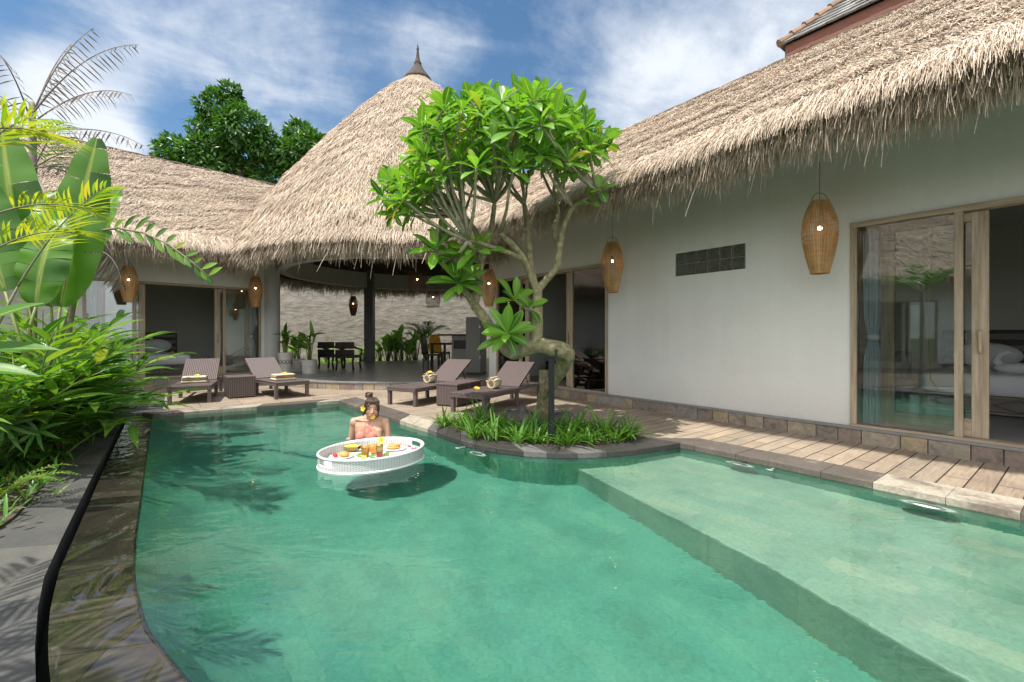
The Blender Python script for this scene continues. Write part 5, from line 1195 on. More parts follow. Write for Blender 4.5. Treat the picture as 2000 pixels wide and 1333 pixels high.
# banana plant: big upright paddles
def paddle(lm, sm, base, top, L, wd, normal=(0.3, -1, 0.2), droop=0.3, stem=0.02):
    base, top = Vector(base), Vector(top); d = (top - base).normalized(); sm.tube([base, base.lerp(top, 0.5) + rv(0.02), top], [stem, stem * 0.6], 7)
    up = Vector(normal).normalized(); n = 34; p = top.copy(); rows = []
    for i in range(n + 1):
        q = i / n; side = d.cross(up).normalized(); up = side.cross(d).normalized()
        w = wd * 0.5 * max(0.02, math.sin(math.pi * min(1, 0.03 + 0.96 * q ** 0.8)) ** 0.55); rows.append((p.copy(), side.copy(), up.copy(), w, d.copy()))
        p = p + d * L / n; d = (d - up * droop * (0.2 + 1.5 * q) / n).normalized()
    for s in (-1, 1):
        i = 0; ph = random.random() * 6
        while i < n:
            k = min(n, i + random.choice((3, 5, 8, 11))); tw = random.gauss(0.10, 0.16); prev = None
            for r in range(i, k + 1):
                P_, S_, U_, w, D_ = rows[r]; ids = []
                for c in range(5):
                    u = c / 4; lift = U_ * (w * (0.26 * u - 0.30 * u * u * (1 + tw)) + 0.012 * math.sin(ph + r * 0.9) * u) ; sh = D_ * (w * 0.22 * u)
                    if r == k and k < n: sh = sh - D_ * (0.012 * u)
                    ids.append(lm.vert(P_ + S_ * (s * w * u) + lift + sh, (0.5 + 0.5 * s * u, r / n)))
                if prev:
                    for c in range(4):
                        f = (prev[c], prev[c + 1], ids[c + 1], ids[c]); lm.face(*(f if s > 0 else f[::-1]))
                prev = ids
            i = k
    sm.tube([r[0] - r[2] * 0.006 for r in rows], [stem * 0.6, 0.004], 6)
random.seed(31)
lm, sm = MB(), MB(); g = gz(95, 4.9)
for (bx, by, tx, ty, d, ln, wd, dr, nrm) in ((95, 720, 118, 600, 4.7, 1.80, 0.50, 0.12, (0.35, -1, 0.15)), (75, 720, 48, 560, 5.0, 1.85, 0.55, 0.18, (0.5, -1, 0.2)), (60, 720, 10, 570, 4.6, 1.5, 0.55, 0.35, (0.9, -1, 0.2)),
                                       (110, 720, 150, 560, 5.3, 1.25, 0.42, 0.5, (-0.1, -1, 0.3)), (100, 720, 100, 600, 4.9, 1.35, 0.5, 0.6, (0.5, -0.8, 0.4)), (60, 700, 70, 600, 4.4, 1.0, 0.42, 0.9, (0.3, -0.8, 0.9))):
    paddle(lm, sm, Q(bx, by, d), Q(tx, ty, d), ln, wd, nrm, dr)
for x in (60, 85, 105): sm.tube([Vector(gz(x, 4.9)), Q(x, 720, 4.9)], [0.06, 0.035], 9)
plant('banana_plant', 'banana plant with tall broad upright paddle leaves at the left edge', 'plant', g, (('leaves', lm, M_BANANA), ('stems', sm, M_STEM)))
# tall dry palm
lm, sm, gm = MB(), MB(), MB(); g = gz(60, 6.0)
sm.tube([Vector(g), Q(66, 420, 6.0), Q(64, 260, 6.0), Q(62, 200, 6.0)], [0.05, 0.03], 8)
for (bx, by, dx, dy, dz, L, dr, nl) in ((62, 225, 0.62, 0, 0.80, 1.75, 1.2, 22), (64, 240, 0.9, -0.2, 0.42, 1.7, 0.95, 22), (64, 262, 1, -0.1, 0.12, 1.65, 0.75, 20), (62, 235, 0.1, 0.2, 1, 1.3, 0.9, 16), (62, 240, -0.7, 0, 0.7, 1.3, 1.2, 16), (64, 330, 1, -0.3, 0.05, 1.5, 0.6, 22), (64, 250, 0.3, -0.6, 0.8, 1.2, 1.4, 14), (62, 225, 0.30, 0.1, 0.95, 1.45, 1.0, 16)):
    frond(lm, sm, Q(bx, by, 6.0), (dx, dy, dz), L, nl, 0.27, 0.019, dr, rise=-0.25, hang=0.9, stemr=0.011, seg=3, fwd=0.5, ldroop=0.9)
for (dx, dz, L) in ((0.9, 0.25, 1.3), (0.7, 0.6, 1.0), (1, 0.0, 1.4)): frond(gm, sm, Q(66, 330, 5.9), (dx, -0.35, dz), L, 18, 0.34, 0.02, 0.8, rise=0.2, hang=0.2, stemr=0.01)
hm = MB()
frond(hm, sm, Q(165, 492, 5.2), (0.85, -0.15, 0.15), 0.75, 16, 0.30, 0.02, 3.2, rise=-0.3, hang=1.2, stemr=0.009, seg=4, fwd=0.3, ldroop=0.8)
frond(hm, sm, Q(150, 470, 5.3), (0.9, -0.1, 0.3), 0.6, 14, 0.26, 0.018, 2.6, rise=-0.3, hang=1.2, stemr=0.009, seg=4, fwd=0.3, ldroop=0.8)
sm.tube([Q(64, 330, 6.0), Q(110, 420, 5.6), Q(165, 492, 5.2)], [0.012, 0.008], 6)
plant('dry_palm', 'tall thin palm with dried purple-brown drooping fronds against the sky', 'palm', g, (('dry_fronds', lm, M_DRYLEAF), ('hanging_fronds', hm, M_DRYLEAF), ('green_fronds', gm, M_PALM), ('stems', sm, M_DRYSTEM)))
# yellowing palm fronds close by
lm, sm = MB(), MB(); g = gz(-80, 3.6)
for (bx, by, d, dv, L, dr, nl) in ((35, 560, 3.9, (0.52, 0.0, 0.85), 1.15, 0.8, 22), (-40, 430, 3.3, (0.72, 0.1, 0.35), 0.75, 1.0, 18), (-60, 330, 3.2, (0.5, 0, 0.72), 0.6, 1.2, 16), (-60, 520, 3.4, (0.5, 0.1, 0.45), 0.8, 1.2, 16), (-60, 260, 3.0, (0.6, 0.1, 0.2), 0.45, 0.8, 14)):
    frond(lm, sm, Q(bx, by, d), dv, L, nl, 0.40, 0.021, dr, rise=0.25, hang=0.15, start=0.3, stemr=0.009, ldroop=0.8)
for bx, by, d in ((35, 560, 3.9), (-40, 430, 3.3), (-60, 330, 3.2)): sm.tube([Vector((-4.9, 3.9, 0)), Vector((-4.6, 3.9, 0.9)), Q(bx, by, d)], [0.03, 0.009], 7)
plant('yellowing_palm', 'palm with yellow-green feathery fronds in front of the banana leaves', 'palm', g, (('fronds', lm, M_YPALM), ('stems', sm, M_PALMSTEM)))
lm, sm = MB(), MB(); g = (-3.05, 0.75, 0.0); random.seed(61)
for k in range(11):
    t = k * 0.63; frond(lm, sm, (-3.05, 0.75, 2.15), (math.cos(t) * 0.8, math.sin(t) * 0.8, random.uniform(0.5, 1.1)), 1.15, 18, 0.34, 0.028, 1.3, rise=0.2, hang=0.2, stemr=0.011)
sm.tube([Vector(g), Vector((-3.07, 0.74, 1.2)), Vector((-3.05, 0.75, 2.2))], [0.06, 0.04], 9)
plant('shade_palm', 'palm just past the left edge that throws dappled shade on the near path', 'palm', g, (('fronds', lm, M_PALM), ('stems', sm, M_PALMSTEM)))
# arching frond with broad leaflets in front of the left roof
lm, sm = MB(), MB(); g = gz(120, 5.1)
sm.tube([Vector(g), Q(135, 640, 5.0), Q(160, 500, 4.9), Q(188, 452, 4.8)], [0.035, 0.016], 7)
pts = QS((188, 452, 4.8), (230, 446, 4.75), (280, 455, 4.7), (330, 478, 4.65), (375, 512, 4.6), (410, 542, 4.58)); sm.tube(pts, [0.013, 0.005], 6)
for k in range(13):
    f = k / 12 * 4.9; i = int(f); q = pts[i].lerp(pts[i + 1], f - i); t = (pts[i + 1] - pts[i]).normalized()
    for s in (-1, 1):
        if k < 2 and s < 0: continue
        dd = (t * 0.85 + Vector((0, 0.05, 0.75 * s + 0.1)) + rv(0.12)).normalized(); lm.leaf(q, dd, Vector((0.1, -1, 0.3)), random.uniform(0.17, 0.30) * (1 - 0.03 * k), 0.055, 5, 0.35, 0.15, 0.75)
plant('fishtail_palm', 'palm with one long arching green frond reaching over the left eave', 'palm', g, (('frond_leaflets', lm, M_GINGER), ('stems', sm, M_PALMSTEM)))
# ginger clumps: canes with alternate broad leaves
def ginger(label, base, canes, group='leafy ginger clumps in the left bed', mat=None, ll=0.42, lw=0.075):
    lm, sm = MB(), MB(); bb = Vector(base)
    for (dx, dy, dz, L, dr, nl) in canes:
        d = Vector((dx, dy, dz)).normalized(); p = bb + Vector((random.gauss(0, .1), random.gauss(0, .1), 0)); pts = [p.copy()]; n = 10
        for i in range(n): p = p + d * L / n; pts.append(p.copy()); d = (d + Vector((0, 0, -dr / n * (0.3 + 1.3 * i / n)))).normalized()
        sm.tube(pts, [0.012, 0.004], 6)
        for k in range(nl):
            f = 0.32 + 0.68 * (k + 0.5) / nl; i = min(n - 1, int(f * n)); q = pts[i].lerp(pts[i + 1], f * n - i); t = (pts[i + 1] - pts[i]).normalized()
            sd = t.cross(Vector((0, 0, 1))); sd = sd.normalized() if sd.length > 1e-3 else Vector((1, 0, 0)); s = 1 if k % 2 else -1
            lm.leaf(q, t * 0.8 + sd * s * 0.85 + Vector((0, 0, 0.15)) + rv(0.1), Vector((0, 0, 1)) + rv(0.2), ll * random.uniform(0.75, 1.15), lw * random.uniform(0.8, 1.2), 6, random.uniform(0.4, 1.0), 0.16, 0.5)
    return plant('ginger_plant', label, 'plant', tuple(base), (('leaves', lm, mat or M_GINGER), ('canes', sm, M_STEM)), group)
random.seed(44)
def canes(n, L, out=(0.6, -0.3), spread=0.55, nl=11): return [(out[0] + random.gauss(0, spread), out[1] + random.gauss(0, spread), random.uniform(0.7, 1.4), L * random.uniform(0.7, 1.15), random.uniform(0.6, 1.4), nl) for _ in range(n)]
ginger('ginger clump with broad leaves arching towards the left bedroom door', gz(95, 5.9), canes(18, 1.40, (0.75, -0.1), 0.4, 12))
ginger('dense ginger clump in front of the banana stems', gz(85, 4.7), canes(20, 1.4, (0.5, -0.3)), ll=0.40)
ginger('ginger clump with yellowing tips between the banana and the fan palm', gz(45, 4.4), canes(16, 1.2, (0.55, -0.35)), ll=0.36)
ginger('upright ginger clump behind the arching palm frond', gz(90, 6.4), canes(16, 1.6, (0.3, -0.2), 0.4, 12), ll=0.40)
ginger('ginger clump reaching out over the paved path', gz(100, 5.4), canes(16, 1.0, (0.8, -0.4), 0.4))
ginger('tall ginger clump at the back of the bed beside the left wing', gz(95, 7.0), canes(18, 1.6, (0.3, -0.3)))
ginger('ginger clump cut off by the left edge below the yellow fronds', gz(0, 4.2), canes(18, 1.45, (0.4, -0.2)))
ginger('low dark ginger clump in the shade beside the door of the left wing', gz(150, 7.8), canes(14, 0.85, (0.4, -0.4), 0.5), mat=M_COVER, ll=0.3, lw=0.06)
ginger('dark leafy shrub at the back corner of the bed next to the far left lounger', gz(165, 8.8), canes(14, 0.85, (0.3, -0.4), 0.5), mat=M_COVER, ll=0.28, lw=0.055)
ginger('broad dark-leaved clump at the foot of the banana, above the fan palm', gz(70, 4.6), canes(9, 0.95, (0.5, -0.4), 0.4, 7), mat=M_BANANA, ll=0.46, lw=0.15)
ginger('broad-leaved clump behind the ginger, below the left rattan lamp', gz(130, 6.6), canes(9, 1.25, (0.4, -0.3), 0.35, 7), mat=M_BANANA, ll=0.5, lw=0.15)
ginger('pale leafy clump spilling over the path edge in front of the lance-leaved plants', gz(62, 4.3), canes(8, 0.6, (0.8, -0.4), 0.35, 8), mat=M_BACKLEAF, ll=0.30, lw=0.06)
# broad close leaves at the left frame edge
lm, sm = MB(), MB(); b0 = Vector((-3.75, 3.1, 0))
for px, py, d, dv, L, w, nrm in ((-60, 640, 3.0, (0.85, 0.1, 0.42), 0.45, 0.13, (-.3, -0.8, .6)), (-80, 690, 3.0, (1, 0.05, 0.12), 0.62, 0.14, (0, -0.6, 1)), (-60, 720, 2.9, (1, 0.1, -0.05), 0.4, 0.11, (0, -0.6, 1))):
    t = Q(px, py, d); sm.tube([b0, b0.lerp(t, 0.6) + Vector((0, 0, 0.1)), t], [0.014, 0.008], 6); lm.leaf(t, dv, nrm, L, w, 10, 0.35, 0.14, 0.45)
plant('broad_leaf_plant', 'plant whose broad glossy leaves poke in from the left edge', 'plant', tuple(b0), (('leaves', lm, M_BANANA), ('stems', sm, M_STEM)))
# lady palms: fans of narrow segments
def lady_palm(label, base, fans, group='fan palms in the left bed'):
    lm, sm = MB(), MB(); bb = Vector(base)
    for (px, py, d, r, nseg) in fans:
        t = Q(px, py, d); sm.tube([bb, bb.lerp(t, 0.6) + Vector((0, 0, 0.12)), t], [0.012, 0.006], 6)
        ax = Vector((random.uniform(0.1, 0.5), -0.8, random.uniform(-0.1, 0.4))).normalized(); u = ax.cross(Vector((0, 0, 1))).normalized(); v = u.cross(ax)
        for k in range(nseg):
            a = R(-130 + 260 * k / (nseg - 1) + 90) ; dd = u * math.cos(a) + v * math.sin(a) * -1 * -1 + ax * 0.35
            dd = u * math.sin(R(-135 + 270 * k / (nseg - 1))) - v * math.cos(R(-135 + 270 * k / (nseg - 1))) + ax * 0.4
            lm.leaf(t, dd, ax, r * random.uniform(0.85, 1.1), 0.034, 6, 0.8, 0.12, 0.5)
    return plant('fan_palm', label, 'palm', tuple(base), (('fans', lm, M_PALM), ('stems', sm, M_PALMSTEM)), group)
lady_palm('fan palm with finger-like leaflets low at the left of the path', gz(10, 4.0), ((45, 752, 4.0, 0.42, 11), (110, 690, 4.1, 0.34, 9), (10, 830, 3.8, 0.3, 9), (75, 840, 3.9, 0.28, 9)))
lady_palm('fan palm between the ginger clumps further back in the bed', gz(120, 5.6), ((150, 700, 5.5, 0.4, 10), (190, 740, 5.6, 0.35, 9), (100, 700, 5.3, 0.38, 10)))
# lance-leaved ground plants along the path
def tuft(label, c, n, L, mat, wd=0.035, name='lance_leaf_plant', group='lance-leaved plants along the path'):
    m = MB()
    for s in range(n):
        a = random.random() * 6.28; rr = abs(random.gauss(0, 0.18)); b = Vector((c[0] + math.cos(a) * rr, c[1] + math.sin(a) * rr, 0)); h = random.uniform(0.08, 0.34) * L / 0.25
        a2 = random.random() * 6.28
        for k in range(5):
            t = a2 + k * 2.4; e = R(random.uniform(35, 85)); m.leaf(b + Vector((0, 0, h * (0.5 + 0.12 * k))), (math.cos(t) * math.sin(e), math.sin(t) * math.sin(e), math.cos(e)), (0, 0, 1), L * random.uniform(0.6, 1.15), wd * random.uniform(0.7, 1.2), 5, 0.9, 0.16, 0.5)
    return tag(obj(name, m, mat, loc=(c[0], c[1], 0), smooth=True), label, 'plant', group)
random.seed(9)
for px, py, n, L, lab in ((205, 800, 30, 0.22, 'lance-leaved plant at the far end of the bed, beside the grey pebbled paving'), (190, 832, 30, 0.24, 'bright lance-leaved plant beside the corner of the overflow channel'), (158, 852, 34, 0.26, 'lance-leaved plant leaning over the path edge below the ginger'),
                          (118, 880, 34, 0.27, 'dense lance-leaved plant midway along the path edge'), (150, 810, 34, 0.27, 'lance-leaved plant in the second row behind the path edge'), (95, 840, 32, 0.28, 'shaded lance-leaved plant behind the midway path edge'),
                          (60, 905, 26, 0.27, 'lance-leaved plant between the fan palm and the path'), (185, 778, 30, 0.24, 'dark lance-leaved plant under the ginger at the back of the bed'), (20, 930, 18, 0.24, 'lance-leaved plant beside the mossy stump')):
    p = P(px, py, 0); tuft(lab, (p.x - 0.12, p.y, 0), n, L, M_COVER)
def fern(label, c, n, L):
    lm, sm = MB(), MB()
    for i in range(n):
        a = random.random() * 6.28; frond(lm, sm, (c[0], c[1], 0.02), (math.cos(a), math.sin(a), random.uniform(0.5, 1.3)), L * random.uniform(0.7, 1.1), 20, 0.07, 0.014, 1.6, rise=0.05, start=0.12, stemr=0.004, seg=2, fwd=0.3, ldroop=0.3)
    return plant('fern', label, 'fern', (c[0], c[1], 0), (('fronds', lm, M_FERN), ('stems', sm, M_STEM)), 'ferns at the left edge')
p = P(35, 905, 0); fern('yellow-green fern beside the stump at the left edge', (p.x, p.y), 12, 0.42)
p = P(-10, 985, 0); fern('fern in the lower left corner leaning over the path', (p.x, p.y), 9, 0.5)
p = P(5, 890, 0); m = MB(); a = Vector((p.x, p.y, 0)); m.tube([a + Vector((0.10, -0.45, -0.02)), a + Vector((0.05, -0.15, 0.16)), a + Vector((-0.1, 0.1, 0.30)), a + Vector((-0.28, 0.3, 0.42))], [0.13, 0.12, 0.11, 0.10], 12)
tag(obj('stump', m, M_TREEBARK, loc=(p.x, p.y, 0), smooth=True), 'leaning grey mossy stump at the left edge of the bed', 'stump')
m = MB()
for i in range(900):
    t = random.random(); a = Vector(bed_edge[1]).lerp(Vector(bed_edge[5]), t); q = (a.x - abs(random.gauss(0.25, 0.7)) - 0.03, a.y + random.gauss(0, 0.25))
    for k in range(2):
        tt = random.random() * 6.28; e = R(random.uniform(20, 85)); m.leaf((q[0], q[1], -0.01), (math.cos(tt) * math.sin(e), math.sin(tt) * math.sin(e), math.cos(e)), (0, 0, 1), random.uniform(0.06, 0.2), 0.022, 4, 0.8, 0.15)
o = obj('ground_cover', m, M_COVER, smooth=True, loc=(-5, 4.5, 0)); tag(o, 'small leaves and seedlings covering the soil of the left bed', 'ground cover'); o['kind'] = 'stuff'
m = MB()
for i in range(240):
    t = random.random(); a = Vector(bed_edge[1]).lerp(Vector(bed_edge[5]), t); a = (a.x + random.gauss(-0.08, 0.1), a.y + random.gauss(0, 0.1), -0.004 + random.uniform(0, 0.01)); tt = random.random() * 6.28
    m.leaf(a, (math.cos(tt), math.sin(tt), random.uniform(-.1, .2)), (0, 0, 1), random.uniform(0.03, 0.09), 0.025, 3, 0.5, 0.2)
o = obj('leaf_litter', m, M_DRYLEAF, smooth=True, loc=(-5, 4.5, 0)); tag(o, 'dry fallen leaves along the edge of the path', 'leaf litter'); o['kind'] = 'stuff'

# ---------------- big dark tree behind the left wing
random.seed(17)
b = thing('broadleaf_tree', 'large dark green tree rising behind the left thatched wing', 'tree', (-12.5, 24.0, -0.5))
sm = MB(); c0 = Vector((-12.5, 24.0, -0.5)); top = Q(470, 330, 24.0)
sm.tube([c0, Vector((-12.8, 24, 3)), top], [0.32, 0.2], 10); cl = []
for px, py, r, n in ((432, 215, 1.05, 760), (420, 270, 1.25, 800), (470, 250, 1.15, 760), (400, 310, 1.3, 760), (345, 300, 0.95, 560), (335, 325, 0.85, 420), (480, 310, 1.3, 760), (515, 285, 0.9, 520), (560, 310, 0.95, 560), (585, 265, 0.75, 520), (605, 290, 0.85, 560), (600, 330, 1.0, 560), (440, 340, 1.4, 700), (530, 345, 1.2, 560), (450, 185, 0.55, 260), (365, 335, 1.0, 420), (625, 285, 0.4, 120)):
    c = Q(px, py, 24 + random.uniform(-0.8, 0.8)); cl.append((c, r, n)); sm.tube([top, top.lerp(c, 0.55) + rv(0.2), c], [0.12, 0.03], 6)
m = MB()
for c, r, n in cl:
    for i in range(int(n * 1.35)):
        d = rv(1).normalized(); q = c + Vector((d.x, d.y, d.z * 0.9)) * r * random.uniform(0.35, 1.0) ** 0.45 * (1 + 0.22 * math.sin(d.x * 5 + c.x * 3) * math.cos(d.z * 6))
        t = (d + rv(0.7) + Vector((0, 0, -0.3))).normalized(); m.leaf(q, t, d + Vector((0, 0, 0.8)), random.uniform(0.26, 0.42), 0.15, 2, 0.5, 0.15, 0.7)
obj('crown', m, M_TREELEAF, b, world=True); obj('trunk', sm, M_TREEBARK, b, world=True, smooth=True)

# ---------------- plants behind and inside the pavilion
def leafy(label, px, pyt, d, n, ll, lw, zb=0.0, mat=M_BACKLEAF, group='leafy plants along the rear garden wall', name='leafy_plant', spread=0.25):
    g = gz(px, d); top = HC - (pyt - HY) * d / FPX; lm, sm = MB(), MB()
    for i in range(n):
        h = (top - zb) * random.uniform(0.4, 1.0); a = random.random() * 6.28; rr = random.uniform(0.02, spread); q = Vector((g[0] + math.cos(a) * rr, g[1] + math.sin(a) * rr, zb + h * 0.72)); sm.tube([Vector((g[0] + rr * 0.3 * math.cos(a), g[1], zb)), q], [0.014, 0.007], 5)
        a = random.random() * 6.28; e = R(random.uniform(10, 70)); lm.leaf(q, (math.cos(a) * math.sin(e), math.sin(a) * math.sin(e) - 0.25, math.cos(e)), (0, -0.6, 1), ll * random.uniform(0.7, 1.2), lw, 6, random.uniform(0.5, 1.3), 0.14, 0.5)
    return plant(name, label, 'plant', (g[0], g[1], zb), (('leaves', lm, mat), ('stems', sm, M_STEM)), group)
random.seed(13)
for px, py, n, ll, lw, lab in ((757, 652, 14, 0.55, 0.20, 'bright broad-leaved plant directly right of the square column'), (785, 640, 14, 0.55, 0.2, 'tallest bright broad-leaved plant against the rear wall'), (812, 650, 14, 0.5, 0.17, 'bright leafy plant left of the dining chair'), (742, 678, 12, 0.35, 0.10, 'small reddish-stemmed plant at the foot of the square column'),
                               (832, 640, 12, 0.45, 0.1, 'tall narrow-leaved plant behind the edge-on dining chair'), (708, 680, 12, 0.35, 0.1, 'small bright plant left of the square column'), (665, 690, 12, 0.35, 0.1, 'low plant behind the dark armchairs'), (868, 690, 10, 0.3, 0.08, 'low plant seen beneath the dining table'), (570, 680, 14, 0.4, 0.12, 'dark plant behind the tall white pot'), (772, 660, 16, 0.5, 0.16, 'bright leafy plant between the two tallest rear plants'), (800, 670, 16, 0.4, 0.13, 'lower leafy plant in front of the rear wall, left of the dining chair'), (728, 668, 12, 0.4, 0.12, 'reddish tinged plant half hidden by the square column'), (640, 672, 14, 0.4, 0.1, 'leafy plant behind the low armchair')):
    leafy(lab, px, py - 8, 18.7 + random.uniform(-0.4, 0.4), int(n * 1.6), ll, lw)
lm, sm = MB(), MB(); g = gz(835, 18.4)
for a in range(9): t = a * 0.7; frond(lm, sm, (g[0] - 0.1, g[1], 1.0), (math.cos(t), math.sin(t) * 0.6, 1.0), 1.15, 16, 0.32, 0.03, 1.4, stemr=0.012)
sm.tube([Vector(g), Vector((g[0] - 0.1, g[1], 1.05))], [0.05, 0.03], 7)
plant('feather_palm', 'small feather palm behind the dining chairs', 'palm', g, (('fronds', lm, M_PALM), ('stems', sm, M_PALMSTEM)))
m = MB()
for i in range(900):
    x, y = random.uniform(-12, 3), random.uniform(18.1, 19.9); t = random.random() * 6.28; e = R(random.uniform(15, 70)); m.leaf((x, y, -0.02), (math.cos(t) * math.sin(e), math.sin(t) * math.sin(e), math.cos(e)), (0, 0, 1), random.uniform(0.12, 0.4), 0.06, 4, 0.8, 0.15)
o = obj('ground_cover', m, M_BACKLEAF, smooth=True, loc=(-4, 19, 0)); tag(o, 'low bright leaves covering the bed behind the pavilion', 'ground cover'); o['kind'] = 'stuff'
def pot(label, px, d, h, r0, r1, ribs=False):
    g = gz(px, d); b = thing('plant_pot', label, 'plant pot', (g[0], g[1], FZ - 0.006), 0, 'white pots at the pavilion edge'); m = MB()
    if ribs: prof = [(r0, 0)] + [(r0 + (r1 - r0) * k / 12 + (0.008 if k % 2 else 0), h * k / 12) for k in range(1, 13)]
    else: prof = [(r0, 0), (r0 + (r1 - r0) * 0.5, h * 0.5), (r1, h)]
    m.lathe(prof + [(r1 - 0.03, h), (r1 - 0.04, h - 0.06)], n=30); obj('pot_body', m, M_POT, b)
    m = MB(); m.lathe([(r1 - 0.035, h - 0.05), (0.0, h - 0.045)], n=24); obj('pot_soil', m, M_SOIL, b)
    if not ribs:
        m = MB(); z = h * 0.58; rr = (r0 + r1) / 2 + 0.006; k = 60
        for ph in (0, math.pi): m.tube([(rr * math.cos(2 * math.pi * i / k), rr * math.sin(2 * math.pi * i / k), z + 0.05 * math.sin(i * 2 * math.pi * 6 / k + ph)) for i in range(k + 1)], 0.006, 4, False)
        obj('wave_band', m, M_DARKWOOD, b)
    return g
g = pot('tall tapered white pot with a black wave band beside the round column', 557, 11.7, 0.56, 0.13, 0.18)
leafy('dark leafy plant in the tall white pot beside the column', 557, 638, 11.7, 12, 0.40, 0.12, 0.62, M_GINGER, 'potted plants in the pavilion', spread=0.1)
g = pot('ribbed white pot behind the lounger, right of the tall pot', 604, 11.9, 0.36, 0.17, 0.19, True)
leafy('bright upright plant in the ribbed white pot', 604, 640, 11.9, 18, 0.42, 0.10, 0.45, M_GINGER, 'potted plants in the pavilion', spread=0.12)
g = pot('small white pot half hidden between the tall pot and the ribbed pot', 583, 12.5, 0.36, 0.13, 0.15, True)
leafy('leafy plant in the small half hidden white pot', 583, 650, 12.5, 14, 0.4, 0.09, 0.45, M_GINGER, 'potted plants in the pavilion', spread=0.12)
# ------------------------------------------------------------ floating tray
TC, TA, TB, TR_ = Vector((-1.35, 4.42)), 0.49, 0.40, R(40)
TZ0, TZ1, TFL = WZ - 0.03, 0.072, WZ + 0.03
tray = thing('floating_tray', 'white woven floating breakfast tray with cut-out handles on the green water', 'tray', (TC.x, TC.y, WZ), TR_)
m = MB(); NN, NR = 96, 9; hz = [TZ0 - WZ + (TZ1 - TZ0) * j / NR for j in range(NR + 1)]
for j in range(NR + 1):
    fl = 1.025
    for i in range(NN): a = 2 * math.pi * i / NN; m.vert((TA * fl * math.cos(a), TB * fl * math.sin(a), hz[j]), (i / NN, j / NR))
def hole(i, j):
    return j in (5, 6, 7) and (min(abs(i - 0.5 - k) for k in (0, 96)) < 3.1 or abs(i + 0.5 - 51.5) < 3.1)
for j in range(NR):
    for i in range(NN):
        if hole(i, j): continue
        k = (i + 1) % NN; m.face(j * NN + i, j * NN + k, (j + 1) * NN + k, (j + 1) * NN + i)
w = obj('woven_side', m, M_WEAVE, tray, smooth=True); sm = w.modifiers.new('thick', 'SOLIDIFY'); sm.thickness = 0.016; sm.offset = -1
m = MB(); pr = [(TA * 1.022 * math.cos(2 * math.pi * i / 72), TB * 1.022 * math.sin(2 * math.pi * i / 72), TZ1 - WZ) for i in range(73)]; m.tube(pr, 0.0115, 8, False)
obj('rim', m, M_WHITE, tray, smooth=True)
m = MB(); m.tube([(1.025 * TA * math.cos(2 * math.pi * i / 72), 1.025 * TB * math.sin(2 * math.pi * i / 72), 0.002) for i in range(73)], 0.011, 6, False); obj('base_rim', m, M_WHITE, tray, smooth=True)
m = MB(); m.prism([(TA * 0.985 * math.cos(2 * math.pi * i / 72), TB * 0.985 * math.sin(2 * math.pi * i / 72)) for i in range(72)], TZ0 - WZ + 0.002, TFL - WZ); obj('tray_floor', m, M_WHITE, tray)
def tp(px, py, z=TFL): p = P(px, py, z); return Vector((p.x, p.y, TFL))
def colm(name, c, rough=0.45, **kw): return mk(name, c, rough, **kw)[0]
M_PLATE = colm('white_glaze', (0.8, 0.8, 0.79), 0.15); M_PASTRY = noisy('baked_pastry', (0.42, 0.20, 0.05), (0.75, 0.48, 0.15), 45, 0.6, 0.3, 0.006)
M_ORJ = colm('orange_juice', (0.85, 0.38, 0.02), 0.25); M_REDJ = colm('red_juice', (0.75, 0.05, 0.04), 0.25); M_YELJ = colm('yellow_juice', (0.85, 0.60, 0.12), 0.25)
M_BERRY = colm('red_berry', (0.62, 0.03, 0.025), 0.35); M_PINEF = noisy('pineapple_flesh', (0.72, 0.50, 0.05), (0.85, 0.68, 0.15), 30, 0.5, 0.2, 0.004)
M_PETAL = leafmat('pink_petal', (0.65, 0.12, 0.22), (0.80, 0.40, 0.45), None, 0.3, 0.5, 2, 0.0); M_PURPLE = colm('purple_petal', (0.32, 0.03, 0.12), 0.5)
def plate(label, p, r, items):
    b = thing('plate', label, 'plate', p, 0, 'plates on the floating tray'); m = MB()
    m.lathe([(r * 0.55, 0.001), (r * 0.62, 0.004), (r, 0.015), (r, 0.019), (r * 0.6, 0.009), (0.0, 0.008)], n=32); obj('dish', m, M_PLATE, b, smooth=True)
    for k, (nm, mt, lst) in enumerate(items):
        for x, y, z, rx, ry, rz in lst: m = MB(); m.ell((x, y, z), rx, ry, rz, 14, 9); obj(nm, m, mt, b, smooth=True)
plate('white plate with a yellow pastry and red fruit at the left end of the tray', tp(667, 894), 0.115, [('pastry', M_PASTRY, [(0.03, -0.005, 0.035, 0.05, 0.035, 0.026), (0.0, 0.03, 0.03, 0.045, 0.03, 0.02)]), ('red_fruit', M_BERRY, [(-0.05, -0.02, 0.025, 0.022, 0.02, 0.018), (-0.07, 0.012, 0.025, 0.02, 0.02, 0.018)])])
plate('white plate of folded pancakes at the right side of the tray', tp(770, 878), 0.125, [('pancake', M_PASTRY, [(-0.01, 0.0, 0.022, 0.075, 0.05, 0.012), (0.0, 0.01, 0.037, 0.065, 0.045, 0.012), (0.02, 0.01, 0.05, 0.05, 0.035, 0.011)])])
p = tp(685, 882); b = thing('half_pineapple', 'halved pineapple lying cut side up with its leafy crown on the tray', 'pineapple', p, R(-14))
m = MB(); rs = []
for k in range(13):
    t = k / 12; rr = 0.058 * math.sin(math.pi * (0.08 + 0.84 * t)) ** 0.5; rs.append([(-0.09 + 0.19 * t, rr * math.cos(a), 0.058 + rr * math.sin(a)) for a in [math.pi + math.pi * i / 14 for i in range(15)]])
m.rings(rs, close=False); obj('rind', m, noisy('pineapple_rind', (0.16, 0.11, 0.03), (0.48, 0.36, 0.08), 70, 0.7, 0.8, 0.01), b, smooth=True)
